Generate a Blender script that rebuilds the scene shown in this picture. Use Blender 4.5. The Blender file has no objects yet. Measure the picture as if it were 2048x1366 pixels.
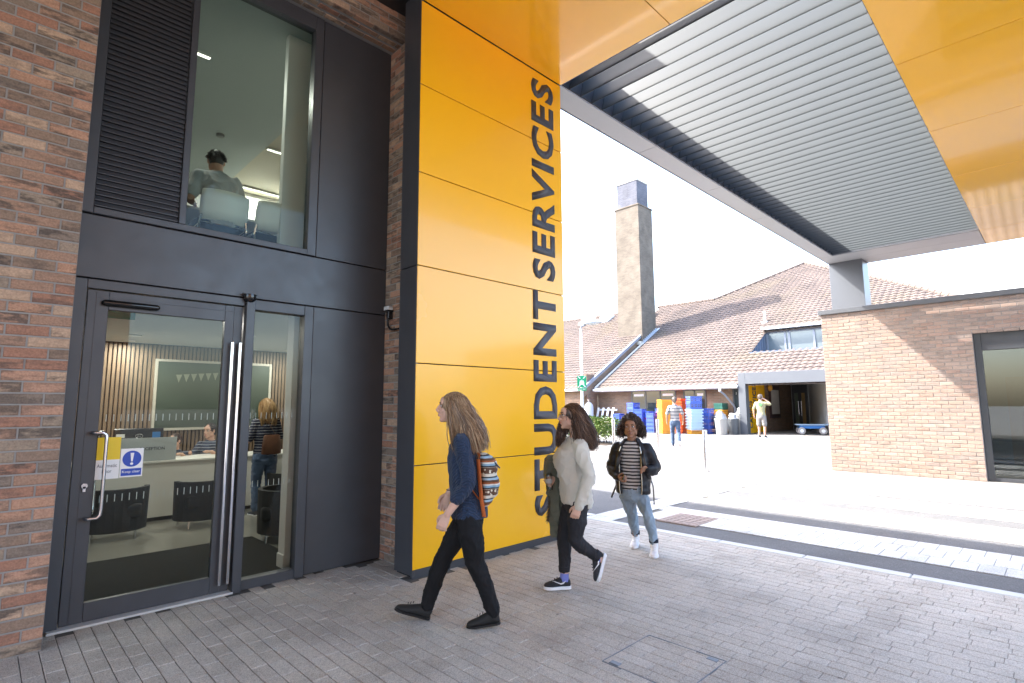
import bpy, bmesh, math, random
import numpy as np
from mathutils import Vector, Matrix, noise

random.seed(7)
SC = bpy.context.scene
COL = SC.collection
R = math.radians
V = Vector

# ------------------------------------------------------------------ camera, sky, sun, exposure
def setup_camera():
    yaw, pit, rol = R(45.604), R(6.760), R(-0.242)
    fw = V((math.cos(yaw)*math.cos(pit), math.sin(yaw)*math.cos(pit), math.sin(pit)))
    r = V((math.sin(yaw), -math.cos(yaw), 0)); u = r.cross(fw)
    r2 = r*math.cos(rol) + u*math.sin(rol); u2 = -r*math.sin(rol) + u*math.cos(rol)
    cam = bpy.data.cameras.new('camera'); cam.sensor_width = 36; cam.lens = 1079.88/2048*36
    cam.clip_start = 0.05; cam.clip_end = 3000
    o = bpy.data.objects.new('camera', cam); COL.objects.link(o)
    m = Matrix((r2, u2, -fw)).transposed().to_4x4(); m.translation = V((0, 0, 1.58))
    o.matrix_world = m
    SC.camera = o
setup_camera()
SUN_TRAVEL = V((0.51, -1.0, -1.2)).normalized()
SUN_EL = math.asin(-SUN_TRAVEL.z); SUN_ROT = math.atan2(-SUN_TRAVEL.x, -SUN_TRAVEL.y)
w = bpy.data.worlds.new('World'); SC.world = w; w.use_nodes = True
wn = w.node_tree.nodes; bg = wn['Background']
sky = wn.new('ShaderNodeTexSky'); sky.sky_type = 'NISHITA'; sky.sun_disc = False
sky.sun_elevation = SUN_EL; sky.sun_rotation = SUN_ROT; sky.dust_density = 3.0; sky.air_density = 1.0; sky.ozone_density = 0.6
w.node_tree.links.new(sky.outputs[0], bg.inputs[0]); bg.inputs[1].default_value = 0.15
sl = bpy.data.lights.new('sun', 'SUN'); sl.energy = 2.0; sl.angle = R(0.6); sl.color = (1, 0.95, 0.88)
so = bpy.data.objects.new('sun', sl); COL.objects.link(so)
so.rotation_euler = SUN_TRAVEL.to_track_quat('-Z', 'Y').to_euler(); so.location = (-8, 20, 30)
SC.view_settings.view_transform = 'Standard'; SC.view_settings.look = 'None'
SC.view_settings.exposure = 3.15; SC.view_settings.gamma = 1.0; SC.view_settings.use_curve_mapping = False
SC.render.engine = 'CYCLES'
SC.cycles.max_bounces = 8; SC.cycles.diffuse_bounces = 4; SC.cycles.glossy_bounces = 4; SC.cycles.transparent_max_bounces = 12
SC.cycles.caustics_reflective = False; SC.cycles.caustics_refractive = False; SC.cycles.sample_clamp_indirect = 8

# ------------------------------------------------------------------ object helpers
def tag(o, label=None, cat=None, group=None, kind=None):
    if label: o['label'] = label
    if cat: o['category'] = cat
    if group: o['group'] = group
    if kind: o['kind'] = kind
    return o
def thing(name, label, cat, loc=(0, 0, 0), rz=0, group=None):
    o = bpy.data.objects.new(name, None); COL.objects.link(o)
    o.location = loc; o.rotation_euler = (0, 0, rz); o.empty_display_size = 0.2
    return tag(o, label, cat, group)
def link(name, me, parent=None, loc=None):
    o = bpy.data.objects.new(name, me); COL.objects.link(o)
    if parent: o.parent = parent
    if loc is not None: o.location = loc
    return o
def copy_tree(o, parent=None):
    c = o.copy(); COL.objects.link(c)
    if parent: c.parent = parent
    for ch in list(o.children): copy_tree(ch, c)
    return c

class MB:
    """mesh builder"""
    def __init__(s): s.v = []; s.f = []; s.m = []; s.mi = 0
    def add(s, vs, fs):
        b = len(s.v); s.v += [V(x) for x in vs]
        for f in fs: s.f.append([b+i for i in f]); s.m.append(s.mi)
        return s
    def box(s, x0, x1, y0, y1, z0, z1):
        if x0 > x1: x0, x1 = x1, x0
        if y0 > y1: y0, y1 = y1, y0
        if z0 > z1: z0, z1 = z1, z0
        return s.add([(x0,y0,z0),(x1,y0,z0),(x1,y1,z0),(x0,y1,z0),(x0,y0,z1),(x1,y0,z1),(x1,y1,z1),(x0,y1,z1)],
            [(0,3,2,1),(4,5,6,7),(0,1,5,4),(1,2,6,5),(2,3,7,6),(3,0,4,7)])
    def obox(s, c, a, b, d):
        """oriented box: centre c, half vectors a b d"""
        c, a, b, d = V(c), V(a), V(b), V(d)
        vs = [c+sx*a+sy*b+sz*d for sz in (-1,1) for sx, sy in ((-1,-1),(1,-1),(1,1),(-1,1))]
        return s.add(vs, [(0,3,2,1),(4,5,6,7),(0,1,5,4),(1,2,6,5),(2,3,7,6),(3,0,4,7)])
    def quad(s, *p): return s.add(p, [tuple(range(len(p)))])
    def loft(s, rings, n=16, cap=True):
        """rings: (centre, vecA, vecB)"""
        b = len(s.v); ang = [2*math.pi*i/n for i in range(n)]
        for c, a, d in rings:
            for t in ang: s.v.append(c + a*math.cos(t) + d*math.sin(t))
        for k in range(len(rings)-1):
            for i in range(n):
                j = (i+1) % n
                s.f.append([b+k*n+i, b+k*n+j, b+(k+1)*n+j, b+(k+1)*n+i]); s.m.append(s.mi)
        if cap:
            s.f.append([b+i for i in reversed(range(n))]); s.m.append(s.mi)
            s.f.append([b+(len(rings)-1)*n+i for i in range(n)]); s.m.append(s.mi)
        return s
    def tube(s, pts, rad, n=12, round_ends=False, flat=None):
        """tube through points; rad number/list; flat=(vector, ratio) squashes along vector"""
        pts = [V(p) for p in pts]
        if not isinstance(rad, (list, tuple)): rad = [rad]*len(pts)
        tang = []
        for i in range(len(pts)):
            a = pts[max(0,i-1)]; c = pts[min(len(pts)-1,i+1)]
            t = (c-a); tang.append(t.normalized() if t.length > 1e-9 else V((0,0,1)))
        up = V((0,0,1)) if abs(tang[0].z) < 0.9 else V((1,0,0))
        x = tang[0].cross(up).normalized(); rings = []
        for i, p in enumerate(pts):
            t = tang[i]; x = (x - t*x.dot(t)).normalized(); y = t.cross(x)
            r = rad[i]
            if isinstance(r, (list, tuple)): rings.append((p, x*r[0], y*r[1]))
            else: rings.append((p, x*r, y*r))
        if round_ends:
            def endr(i, sgn):
                c, a, d = rings[i]; r = min(a.length, d.length); t = tang[i]
                return [(c + t*sgn*r*math.sin(q), a*math.cos(q), d*math.cos(q)) for q in (R(35), R(65), R(85))]
            rings = list(reversed(endr(0, -1))) + rings + endr(len(pts)-1, 1)
        return s.loft(rings, n)
    def cyl(s, p0, p1, r, n=16, r1=None): return s.tube([p0, p1], [r, r if r1 is None else r1], n)
    def ell(s, c, a, b, d, nu=14, nv=9):
        c, a, b, d = V(c), V(a), V(b), V(d); rings = []
        for k in range(nv):
            q = -math.pi/2 + math.pi*(k+0.35)/(nv-0.3); rings.append((c + d*math.sin(q), a*math.cos(q), b*math.cos(q)))
        return s.loft(rings, nu)
    def lathe(s, c, prof, n=20):
        c = V(c); return s.loft([(c+V((0,0,z)), V((r,0,0)), V((0,r,0))) for r, z in prof], n)
    def prism(s, poly, ax, t):
        """extrude a closed 3-D polygon by vector t"""
        poly = [V(p) for p in poly]; t = V(t); n = len(poly)
        fs = [tuple(reversed(range(n))), tuple(range(n, 2*n))] + [(i, (i+1)%n, n+(i+1)%n, n+i) for i in range(n)]
        return s.add(poly + [p+t for p in poly], fs)
    def mesh(s, name, mats, smooth=False):
        me = bpy.data.meshes.new(name); me.from_pydata([tuple(v) for v in s.v], [], s.f)
        if not isinstance(mats, (list, tuple)): mats = [mats]
        for m in mats: me.materials.append(m)
        if len(mats) > 1: me.polygons.foreach_set('material_index', s.m)
        if smooth: me.polygons.foreach_set('use_smooth', [True]*len(me.polygons))
        me.update(); return me
    def build(s, name, mats, parent=None, smooth=False, bevel=0, kind=None, seg=1, loc=None):
        me = s.mesh(name, mats, smooth)
        bm = bmesh.new(); bm.from_mesh(me); bmesh.ops.recalc_face_normals(bm, faces=bm.faces); bm.to_mesh(me); bm.free()
        o = link(name, me, parent, loc)
        if bevel:
            md = o.modifiers.new('bevel', 'BEVEL'); md.width = bevel; md.segments = seg; md.limit_method = 'ANGLE'; md.angle_limit = R(40)
        if smooth:
            try: me.set_sharp_from_angle(angle=R(50))
            except Exception: pass
        if kind: o['kind'] = kind
        return o

# ------------------------------------------------------------------ materials
MATS = {}
def principled(name):
    m = bpy.data.materials.new(name); m.use_nodes = True
    return m, m.node_tree.nodes, m.node_tree.links, m.node_tree.nodes['Principled BSDF']
def mth(nt, op, a, b=None, c=None):
    n = nt.nodes.new('ShaderNodeMath'); n.operation = op
    for i, q in enumerate((a, b, c)):
        if q is None: continue
        if isinstance(q, (int, float)): n.inputs[i].default_value = q
        else: nt.links.new(q, n.inputs[i])
    return n.outputs[0]
def mixc(nt, fac, a, b, mode='MIX'):
    n = nt.nodes.new('ShaderNodeMix'); n.data_type = 'RGBA'; n.blend_type = mode
    for i, q in ((0, fac), (6, a), (7, b)):
        if isinstance(q, (int, float)): n.inputs[i].default_value = q
        elif isinstance(q, tuple): n.inputs[i].default_value = (*q[:3], 1)
        else: nt.links.new(q, n.inputs[i])
    return n.outputs[2]
def noise_tex(nt, scale, detail=3, vec=None, rough=0.55):
    n = nt.nodes.new('ShaderNodeTexNoise'); n.inputs['Scale'].default_value = scale; n.inputs['Detail'].default_value = detail; n.inputs['Roughness'].default_value = rough
    if vec is not None: nt.links.new(vec, n.inputs['Vector'])
    return n
def ramp(nt, fac, stops, interp='LINEAR'):
    n = nt.nodes.new('ShaderNodeValToRGB'); n.color_ramp.interpolation = interp
    e = n.color_ramp.elements
    while len(e) < len(stops): e.new(0.5)
    for k, (p, c) in enumerate(stops): e[k].position = p; e[k].color = (*c[:3], 1) if len(c) >= 3 else (c[0], c[0], c[0], 1)
    nt.links.new(fac, n.inputs[0]); return n.outputs[0]
def mapping(nt, vec, scale=(1,1,1), loc=(0,0,0), rot=(0,0,0)):
    n = nt.nodes.new('ShaderNodeMapping'); nt.links.new(vec, n.inputs[0])
    n.inputs['Scale'].default_value = scale; n.inputs['Location'].default_value = loc; n.inputs['Rotation'].default_value = rot
    return n.outputs[0]
def geo(nt): return nt.nodes.new('ShaderNodeNewGeometry')
def bump(nt, bs, h, strength=0.3, dist=0.01):
    n = nt.nodes.new('ShaderNodeBump'); n.inputs['Strength'].default_value = strength; n.inputs['Distance'].default_value = dist
    nt.links.new(h, n.inputs['Height']); nt.links.new(n.outputs[0], bs.inputs['Normal'])
def mat(name, col, rough=0.5, metal=0.0, spec=0.5, var=0.0, vscale=3.0, bmp=0.0, bscale=60.0, bdist=0.004, coat=0.0, coatr=0.1, emit=None, estr=0, rvar=0.0):
    """plain procedural material: colour with noise variation in world space, fine bump"""
    if name in MATS: return MATS[name]
    m, N, L, bs = principled(name); nt = m.node_tree
    bs.inputs['Base Color'].default_value = (*col, 1); bs.inputs['Roughness'].default_value = rough
    bs.inputs['Metallic'].default_value = metal; bs.inputs['Specular IOR Level'].default_value = spec
    bs.inputs['Coat Weight'].default_value = coat; bs.inputs['Coat Roughness'].default_value = coatr
    if emit: bs.inputs['Emission Color'].default_value = (*emit, 1); bs.inputs['Emission Strength'].default_value = estr
    if var or bmp or rvar:
        g = geo(nt)
        if var:
            n1 = noise_tex(nt, vscale, 5, g.outputs['Position'])
            f = mth(nt, 'MULTIPLY_ADD', n1.outputs[0], 2*var, 1-var)
            vm = nt.nodes.new('ShaderNodeVectorMath'); vm.operation = 'SCALE'; vm.inputs[0].default_value = col; L.new(f, vm.inputs['Scale'])
            L.new(vm.outputs[0], bs.inputs['Base Color'])
        if rvar:
            n3 = noise_tex(nt, vscale*1.7, 4, g.outputs['Position'])
            L.new(mth(nt, 'MULTIPLY_ADD', n3.outputs[0], 2*rvar, rough-rvar), bs.inputs['Roughness'])
        if bmp:
            n2 = noise_tex(nt, bscale, 4, g.outputs['Position']); bump(nt, bs, n2.outputs[0], bmp, bdist)
    MATS[name] = m; return m

def brick_mat(name, per_object, tint=(1,1,1), palette=None, smear_k=0.9):
    """one fired brick each: colour from object / island random, burnt smears on the face"""
    m, N, L, bs = principled(name); nt = m.node_tree; g = geo(nt)
    if per_object: rnd = nt.nodes.new('ShaderNodeObjectInfo').outputs['Random']
    else: rnd = g.outputs['Random Per Island']
    pal = palette or [(0, (0.339, 0.18, 0.122)), (0.14, (0.42, 0.244, 0.161)), (0.26, (0.263, 0.184, 0.134)), (0.38, (0.456, 0.318, 0.22)), (0.5, (0.337, 0.211, 0.147)), (0.62, (0.236, 0.182, 0.143)), (0.76, (0.443, 0.261, 0.177)), (0.9, (0.303, 0.234, 0.174))]
    base = ramp(nt, rnd, pal, 'CONSTANT')
    sc = nt.nodes.new('ShaderNodeVectorMath'); sc.operation = 'MULTIPLY'; L.new(base, sc.inputs[0]); sc.inputs[1].default_value = tint
    pos = g.outputs['Position']
    smear = noise_tex(nt, 1.0, 4, mapping(nt, pos, (9,9,30)))
    sm = ramp(nt, smear.outputs[0], [(0.44,(0,)),(0.60,(1,))])
    rr = mth(nt, 'FRACT', mth(nt, 'MULTIPLY', rnd, 7.3))
    sf = mth(nt, 'MULTIPLY', sm, mth(nt, 'MULTIPLY', rr, smear_k))
    c1 = mixc(nt, sf, sc.outputs[0], (0.085*tint[0],0.07*tint[1],0.06*tint[2]))
    fine = noise_tex(nt, 90, 4, pos)
    c2 = mixc(nt, 1.0, c1, ramp(nt, fine.outputs[0], [(0.3,(0.78,)),(0.7,(1.15,))]), 'MULTIPLY')
    L.new(c2, bs.inputs['Base Color']); bs.inputs['Roughness'].default_value = 0.9; bs.inputs['Specular IOR Level'].default_value = 0.25
    bump(nt, bs, fine.outputs[0], 0.5, 0.004)
    return m

def brick_tex_mat(name, c1, c2, mort, axis='yz', scale=1.0, bl=0.2286, bh=0.0762):
    """far walls only: bricks too small to tell apart"""
    m, N, L, bs = principled(name); nt = m.node_tree; g = geo(nt)
    sp = nt.nodes.new('ShaderNodeSeparateXYZ'); L.new(g.outputs['Position'], sp.inputs[0])
    cb = nt.nodes.new('ShaderNodeCombineXYZ')
    h = mth(nt, 'ADD', sp.outputs[0], sp.outputs[1])
    L.new(h, cb.inputs[0]); L.new(sp.outputs[2], cb.inputs[1])
    b = nt.nodes.new('ShaderNodeTexBrick'); L.new(cb.outputs[0], b.inputs['Vector'])
    b.inputs['Color1'].default_value = (*c1,1); b.inputs['Color2'].default_value = (*c2,1); b.inputs['Mortar'].default_value = (*mort,1)
    b.inputs['Scale'].default_value = 1.0; b.inputs['Brick Width'].default_value = bl; b.inputs['Row Height'].default_value = bh; b.inputs['Mortar Size'].default_value = 0.006; b.inputs['Bias'].default_value = 0.0
    n1 = noise_tex(nt, 1.3, 5, g.outputs['Position'])
    c = mixc(nt, 1.0, b.outputs[0], ramp(nt, n1.outputs[0], [(0.3,(0.75,)),(0.7,(1.15,))]), 'MULTIPLY')
    L.new(c, bs.inputs['Base Color']); bs.inputs['Roughness'].default_value = 0.9; bs.inputs['Specular IOR Level'].default_value = 0.2
    bump(nt, bs, b.outputs['Fac'], -0.5, 0.006)
    return m

def glass_mat(name, tint=(0.86,0.92,0.89), refl=1.0, rough=0.0):
    m = bpy.data.materials.new(name); m.use_nodes = True; nt = m.node_tree; N = nt.nodes; N.clear()
    out = N.new('ShaderNodeOutputMaterial'); t = N.new('ShaderNodeBsdfTransparent'); t.inputs[0].default_value = (*tint,1)
    gl = N.new('ShaderNodeBsdfGlossy'); gl.inputs['Roughness'].default_value = rough
    fr = N.new('ShaderNodeFresnel'); fr.inputs[0].default_value = 1.45
    mx = N.new('ShaderNodeMixShader'); f = mth(nt, 'MULTIPLY', fr.outputs[0], refl)
    nt.links.new(f, mx.inputs[0]); nt.links.new(t.outputs[0], mx.inputs[1]); nt.links.new(gl.outputs[0], mx.inputs[2]); nt.links.new(mx.outputs[0], out.inputs[0])
    return m

def text_mesh(body, cap_h, mats, depth=0.002, bold=0.0, width=None, spacing=1.0):
    """flat lettering: reads along +x, up +y, origin at lower-left of its bounding box"""
    cu = bpy.data.curves.new('lettering', 'FONT'); cu.body = body; cu.size = 1.0; cu.extrude = 0; cu.offset = bold; cu.space_character = spacing
    cu.resolution_u = 3
    o = bpy.data.objects.new('lettering_tmp', cu); COL.objects.link(o)
    dg = bpy.context.evaluated_depsgraph_get(); me = bpy.data.meshes.new_from_object(o.evaluated_get(dg))
    bpy.data.objects.remove(o); bpy.data.curves.remove(cu)
    n = len(me.vertices); co = np.zeros(n*3); me.vertices.foreach_get('co', co); co = co.reshape(-1,3)
    mn = co.min(0); mx = co.max(0); sy = cap_h/(mx[1]-mn[1]); sx = sy if width is None else width/(mx[0]-mn[0])
    co[:,0] = (co[:,0]-mn[0])*sx; co[:,1] = (co[:,1]-mn[1])*sy; co[:,2] = 0
    me.vertices.foreach_set('co', co.reshape(-1)); me.update()
    bm = bmesh.new(); bm.from_mesh(me); bmesh.ops.recalc_face_normals(bm, faces=bm.faces)
    r = bmesh.ops.extrude_face_region(bm, geom=bm.faces[:]); 
    for e in r['geom']:
        if isinstance(e, bmesh.types.BMVert): e.co.z += depth
    bmesh.ops.recalc_face_normals(bm, faces=bm.faces); bm.to_mesh(me); bm.free()
    me.materials.clear(); me.materials.append(mats)
    return me, (mx[0]-mn[0])*sx
def place_flat(o, origin, xdir, ydir):
    """put a flat x/y mesh so that +x runs along xdir and +y along ydir"""
    x = V(xdir).normalized(); y = V(ydir).normalized(); z = x.cross(y)
    m = Matrix((x, y, z)).transposed().to_4x4(); m.translation = V(origin); o.matrix_local = m
ORD = ['lowest','second','third','fourth','fifth','sixth','seventh','eighth','ninth','tenth','eleventh','twelfth','thirteenth','fourteenth','fifteenth','sixteenth','seventeenth']
def gz(x):
    """ground height: flush with the road at the crossing, gently rising to the campus building"""
    if x < 11.5: return 0.0
    if x < 13: return (x-11.5)*0.1/1.5
    return min(0.25, 0.1 + (x-13)*0.15/9)
# ------------------------------------------------------------------ shared materials
M_brickO = brick_mat('brick fired each', True)
M_brickS = brick_mat('brick fired run', False)
PAL2 = [(0, (0.341, 0.256, 0.211)), (0.16, (0.322, 0.232, 0.189)), (0.3, (0.288, 0.23, 0.198)), (0.42, (0.361, 0.282, 0.236)), (0.55, (0.318, 0.246, 0.207)), (0.68, (0.278, 0.228, 0.202)), (0.8, (0.345, 0.246, 0.202)), (0.92, (0.308, 0.244, 0.209))]
M_brick2O = brick_mat('pale brick each', True, palette=PAL2, smear_k=0.4)
M_brick2S = brick_mat('pale brick run', False, palette=PAL2, smear_k=0.4)
M_mortar = mat('mortar', (0.27,0.26,0.245), 0.95, var=0.15, vscale=8, bmp=0.4, bscale=200)
M_dark = mat('dark coated aluminium', (0.050,0.053,0.061), 0.38, spec=0.5, var=0.16, vscale=3.5, rvar=0.12, bmp=0.03, bscale=300)
M_darkgap = mat('shadow gap backing', (0.010,0.010,0.012), 0.7)
M_black = mat('black plastic', (0.012,0.012,0.013), 0.3)
M_yel = mat('yellow coated panel', (0.91,0.47,0.007), 0.26, spec=0.45, coat=0.30, coatr=0.07, var=0.03, vscale=0.7, rvar=0.04, bmp=0.10, bscale=1.6, bdist=0.02)
M_yels = mat('yellow soffit panel', (0.90,0.46,0.008), 0.22, spec=0.5, coat=1.0, coatr=0.06, var=0.03, vscale=0.7, bmp=0.10, bscale=1.3, bdist=0.02)
M_grey = mat('pale grey coated panel', (0.42,0.43,0.45), 0.35, spec=0.5, var=0.04)
M_mid = mat('mid grey coated panel', (0.115,0.125,0.14), 0.35, spec=0.5, var=0.05)
M_blade = mat('louvre blade grey', (0.062,0.073,0.081), 0.55, spec=0.12, var=0.05)
M_steel = mat('brushed steel', (0.62,0.63,0.66), 0.22, metal=1.0)
M_chrome = mat('polished steel', (0.75,0.76,0.80), 0.10, metal=1.0)
M_glass = glass_mat('door glass', (0.86,0.89,0.86), 0.5)
M_glass2 = glass_mat('window glass', (0.78,0.84,0.81), 0.3)
M_white = mat('white paint', (0.80,0.80,0.78), 0.55, var=0.03)
M_letter = mat('charcoal lettering', (0.062,0.068,0.085), 0.5)
M_asph = None

def paving_mat(name, per_object, cols, gap=1.0):
    m, N, L, bs = principled(name); nt = m.node_tree; g = geo(nt)
    rnd = nt.nodes.new('ShaderNodeObjectInfo').outputs['Random'] if per_object else g.outputs['Random Per Island']
    base = ramp(nt, rnd, cols, 'LINEAR'); pos = g.outputs['Position']
    agg = nt.nodes.new('ShaderNodeTexVoronoi'); agg.inputs['Scale'].default_value = 210; L.new(pos, agg.inputs['Vector'])
    sp = ramp(nt, agg.outputs['Color'], [(0.1,(0.68,)),(0.5,(1.0,)),(0.95,(1.32,))])
    c1 = mixc(nt, 1.0, base, sp, 'MULTIPLY')
    st = noise_tex(nt, 2.2, 5, pos, 0.6); st2 = noise_tex(nt, 9, 4, pos)
    stain = ramp(nt, st.outputs[0], [(0.32,(0.78,)),(0.55,(1.0,))])
    c2 = mixc(nt, 1.0, c1, stain, 'MULTIPLY')
    spots = ramp(nt, st2.outputs[0], [(0.26,(0.5,)),(0.31,(1.0,))])
    c3 = mixc(nt, 1.0, c2, spots, 'MULTIPLY')
    L.new(c3, bs.inputs['Base Color']); bs.inputs['Roughness'].default_value = 0.85; bs.inputs['Specular IOR Level'].default_value = 0.3
    bump(nt, bs, agg.outputs['Distance'], 0.5, 0.003)
    return m
PAVC = [(0,(0.45,0.405,0.35)),(0.35,(0.49,0.445,0.388)),(0.7,(0.465,0.42,0.362)),(1,(0.51,0.468,0.412))]
M_pavO = paving_mat('paving block each', True, PAVC); M_pavS = paving_mat('paving block run', False, PAVC)
M_joint = mat('paving joint sand', (0.10,0.095,0.085), 0.95, var=0.2, vscale=20)
WHC = [(0,(0.50,0.50,0.485)),(0.5,(0.57,0.57,0.55)),(1,(0.62,0.62,0.60))]
M_whblock = paving_mat('white crossing block', True, WHC)
def asphalt():
    m, N, L, bs = principled('asphalt'); nt = m.node_tree; g = geo(nt); pos = g.outputs['Position']
    v = nt.nodes.new('ShaderNodeTexVoronoi'); v.inputs['Scale'].default_value = 120; L.new(pos, v.inputs['Vector'])
    n = noise_tex(nt, 1.5, 6, pos); c = ramp(nt, v.outputs['Color'], [(0,(0.088,0.088,0.090)),(0.6,(0.116,0.116,0.118)),(1,(0.16,0.16,0.16))])
    c = mixc(nt, 1.0, c, ramp(nt, n.outputs[0], [(0.3,(0.85,)),(0.7,(1.12,))]), 'MULTIPLY')
    L.new(c, bs.inputs['Base Color']); bs.inputs['Roughness'].default_value = 0.9; bump(nt, bs, v.outputs['Distance'], 0.6, 0.006); return m
M_asph = asphalt()
M_far = mat('far concrete paving', (0.18,0.172,0.16), 0.9, var=0.15, vscale=1.2, bmp=0.2)

# camera frustum, only used to decide which repeated pieces get an object of their own
_cm = SC.camera.matrix_world.inverted(); _f = 1079.88
def to_px(p):
    c = _cm @ V(p)
    if c.z > -0.1: return None
    return (1024 + _f*c.x/-c.z, 683 - _f*c.y/-c.z, -c.z)
def in_view(p, m=40):
    q = to_px(p); return q is not None and -m < q[0] < 2048+m and -m < q[1] < 1366+m

# ------------------------------------------------------------------ ground, paving, road
M_gnd = mat('ground far', (0.25,0.24,0.225), 0.95, var=0.2, vscale=0.3)
g = MB().quad((-400,-400,-0.12),(500,-400,-0.12),(500,500,-0.12),(-400,500,-0.12)).build('ground', M_gnd, kind='structure')
pave = MB().box(-9,6.2,-14,24,-0.11,-0.006).build('pavement', M_joint, kind='structure')
def block_mesh(name, lx, ly, h, ch, m):
    x, y = lx/2, ly/2; b = MB()
    b.add([(-x,-y,-h),(x,-y,-h),(x,y,-h),(-x,y,-h),(-x,-y,-ch),(x,-y,-ch),(x,y,-ch),(-x,y,-ch),(-x+ch,-y+ch,0),(x-ch,-y+ch,0),(x-ch,y-ch,0),(-x+ch,y-ch,0)],
      [(0,1,5,4),(1,2,6,5),(2,3,7,6),(3,0,4,7),(4,5,9,8),(5,6,10,9),(6,7,11,10),(7,4,8,11),(8,9,10,11)])
    return b
RB = random.Random(3)
blocks = []
NX = 92
for i in range(NX):
    x = 6.15 - i*0.1
    off = RB.choice((0, 0.1, 0.05, 0.15, 0.02)) + RB.uniform(-0.02, 0.02)
    y1 = 14 if x > 5.2 else 5.12
    y = -4.2 + off
    while y < y1-0.1:
        if y+0.1 < 4.32 or x > 5.2 or x < 2.9 or y > 4.36: blocks.append((x, y+0.1))
        y += 0.2
vis = sorted([b for b in blocks if in_view((b[0],b[1],0), 10)], key=lambda b: b[0]**2+b[1]**2)[:300]
visset = set(vis)
bm_me = block_mesh('paving_block', 0.0955, 0.1982, 0.03, 0.0035, None).mesh('paving_block', M_pavO)
for x, y in vis:
    o = link('paving_block', bm_me, pave, (x, y, RB.uniform(-0.0015, 0.0015))); o.rotation_euler = (RB.gauss(0,0.006), RB.gauss(0,0.004), RB.gauss(0,0.004))
sb = MB(); proto = block_mesh('b', 0.0955, 0.1982, 0.03, 0.0035, None)
for b in blocks:
    if b in visset: continue
    dz = RB.uniform(-0.0015, 0.0015)
    sb.add([v + V((b[0], b[1], dz)) for v in proto.v], proto.f)
sb.build('paving_blocks', M_pavS, pave, kind='stuff')
# kerb and road
M_kerb = mat('kerb concrete', (0.52,0.52,0.50), 0.85, var=0.12, vscale=6, bmp=0.2)
road = MB().box(6.35,11.5,-150,220,-0.11,-0.022).build('road', M_asph, kind='structure')
k = -8.0
while k < 24:
    MB().box(6.206,6.345,k+0.003,k+0.912,-0.1,0.004).build('kerb_stone', M_kerb, road, bevel=0.008); k += 0.915
k = -8.0
while k < 24:
    MB().box(11.42,11.56,k+0.003,k+0.912,-0.1,0.004).build('kerb_stone', M_kerb, road, bevel=0.012); k += 0.915
# crossing: white block stripes running along the road, closed by a white band
cb_me = block_mesh('crossing_block', 0.318, 0.196, 0.03, 0.003, None).mesh('crossing_block', M_whblock)
for si, (xa, xb) in enumerate(((6.94,7.92),(8.58,9.56),(10.14,11.12))):
    st = MB().box(xa, xb, -3.5, 4.55, -0.03, -0.019).build('crossing_stripe', M_joint, road)
    for a in range(3):
        for b in range(40):
            o = link('crossing_block', cb_me, st, (xa+0.163+a*0.327, 4.45-b*0.2 - (0.1 if a % 2 else 0), -0.010+RB.uniform(-.001,.001)))
bd = MB().box(6.36, 11.4, 4.56, 4.99, -0.03, -0.019).build('crossing_band', M_joint, road)
band_me = block_mesh('crossing_block', 0.196, 0.206, 0.03, 0.003, None).mesh('crossing_block', M_whblock)
for a in range(25):
    for b in range(2): link('crossing_block', band_me, bd, (6.46+a*0.2, 4.67+b*0.21, -0.010))
M_whline = mat('white road paint', (0.62,0.62,0.60), 0.7, var=0.15, vscale=12)
MB().box(6.5,6.62,5.02,16,-0.02,-0.018).build('road_line', M_whline, road)
# inspection covers
cv = thing('access_cover', 'rust brown square iron cover set in the first white crossing stripe', 'manhole cover', (7.18,3.85,-0.006))
M_rust = mat('rusty iron', (0.30,0.235,0.20), 0.8, var=0.3, vscale=14, bmp=0.5, bscale=50)
MB().box(-0.34,0.34,-0.29,0.29,-0.02,0.001).build('cover_frame', M_rust, cv)
for a in range(6):
    for b in range(5): MB().box(-0.315+a*0.107,-0.225+a*0.107,-0.26+b*0.107,-0.172+b*0.107,0,0.006).build('cover_stud', M_rust, cv)
cv2 = thing('access_cover', 'recessed paved inspection cover with thin steel edges in the near paving', 'manhole cover', (3.16,1.89,0))
for a, b, c, d in ((-0.268,0.268,-0.274,-0.269),(-0.268,0.268,0.269,0.274),(-0.273,-0.268,-0.274,0.274),(0.268,0.273,-0.274,0.274)):
    MB().box(a,b,c,d,-0.02,0.0025).build('frame_edge', mat('worn cover edge',(0.16,0.18,0.20),0.5,metal=0.5), cv2)
for a, b in ((-0.235,0.20),(0.235,-0.20)):
    MB().box(a-0.022,a+0.022,b-0.035,b+0.035,-0.01,0.0035).build('lifting_socket', mat('cover steel dull',(0.2,0.21,0.22),0.5,metal=0.6), cv2, bevel=0.004)
# far pavement and forecourt
fp = MB(); xs = [11.56,13,15,17,19,20.5,22,24,40,90]
for a in range(len(xs)-1): fp.quad((xs[a],-60,gz(xs[a])),(xs[a+1],-60,gz(xs[a+1])),(xs[a+1],120,gz(xs[a+1])),(xs[a],120,gz(xs[a])))
fp.build('forecourt', M_far, kind='structure')

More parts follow.
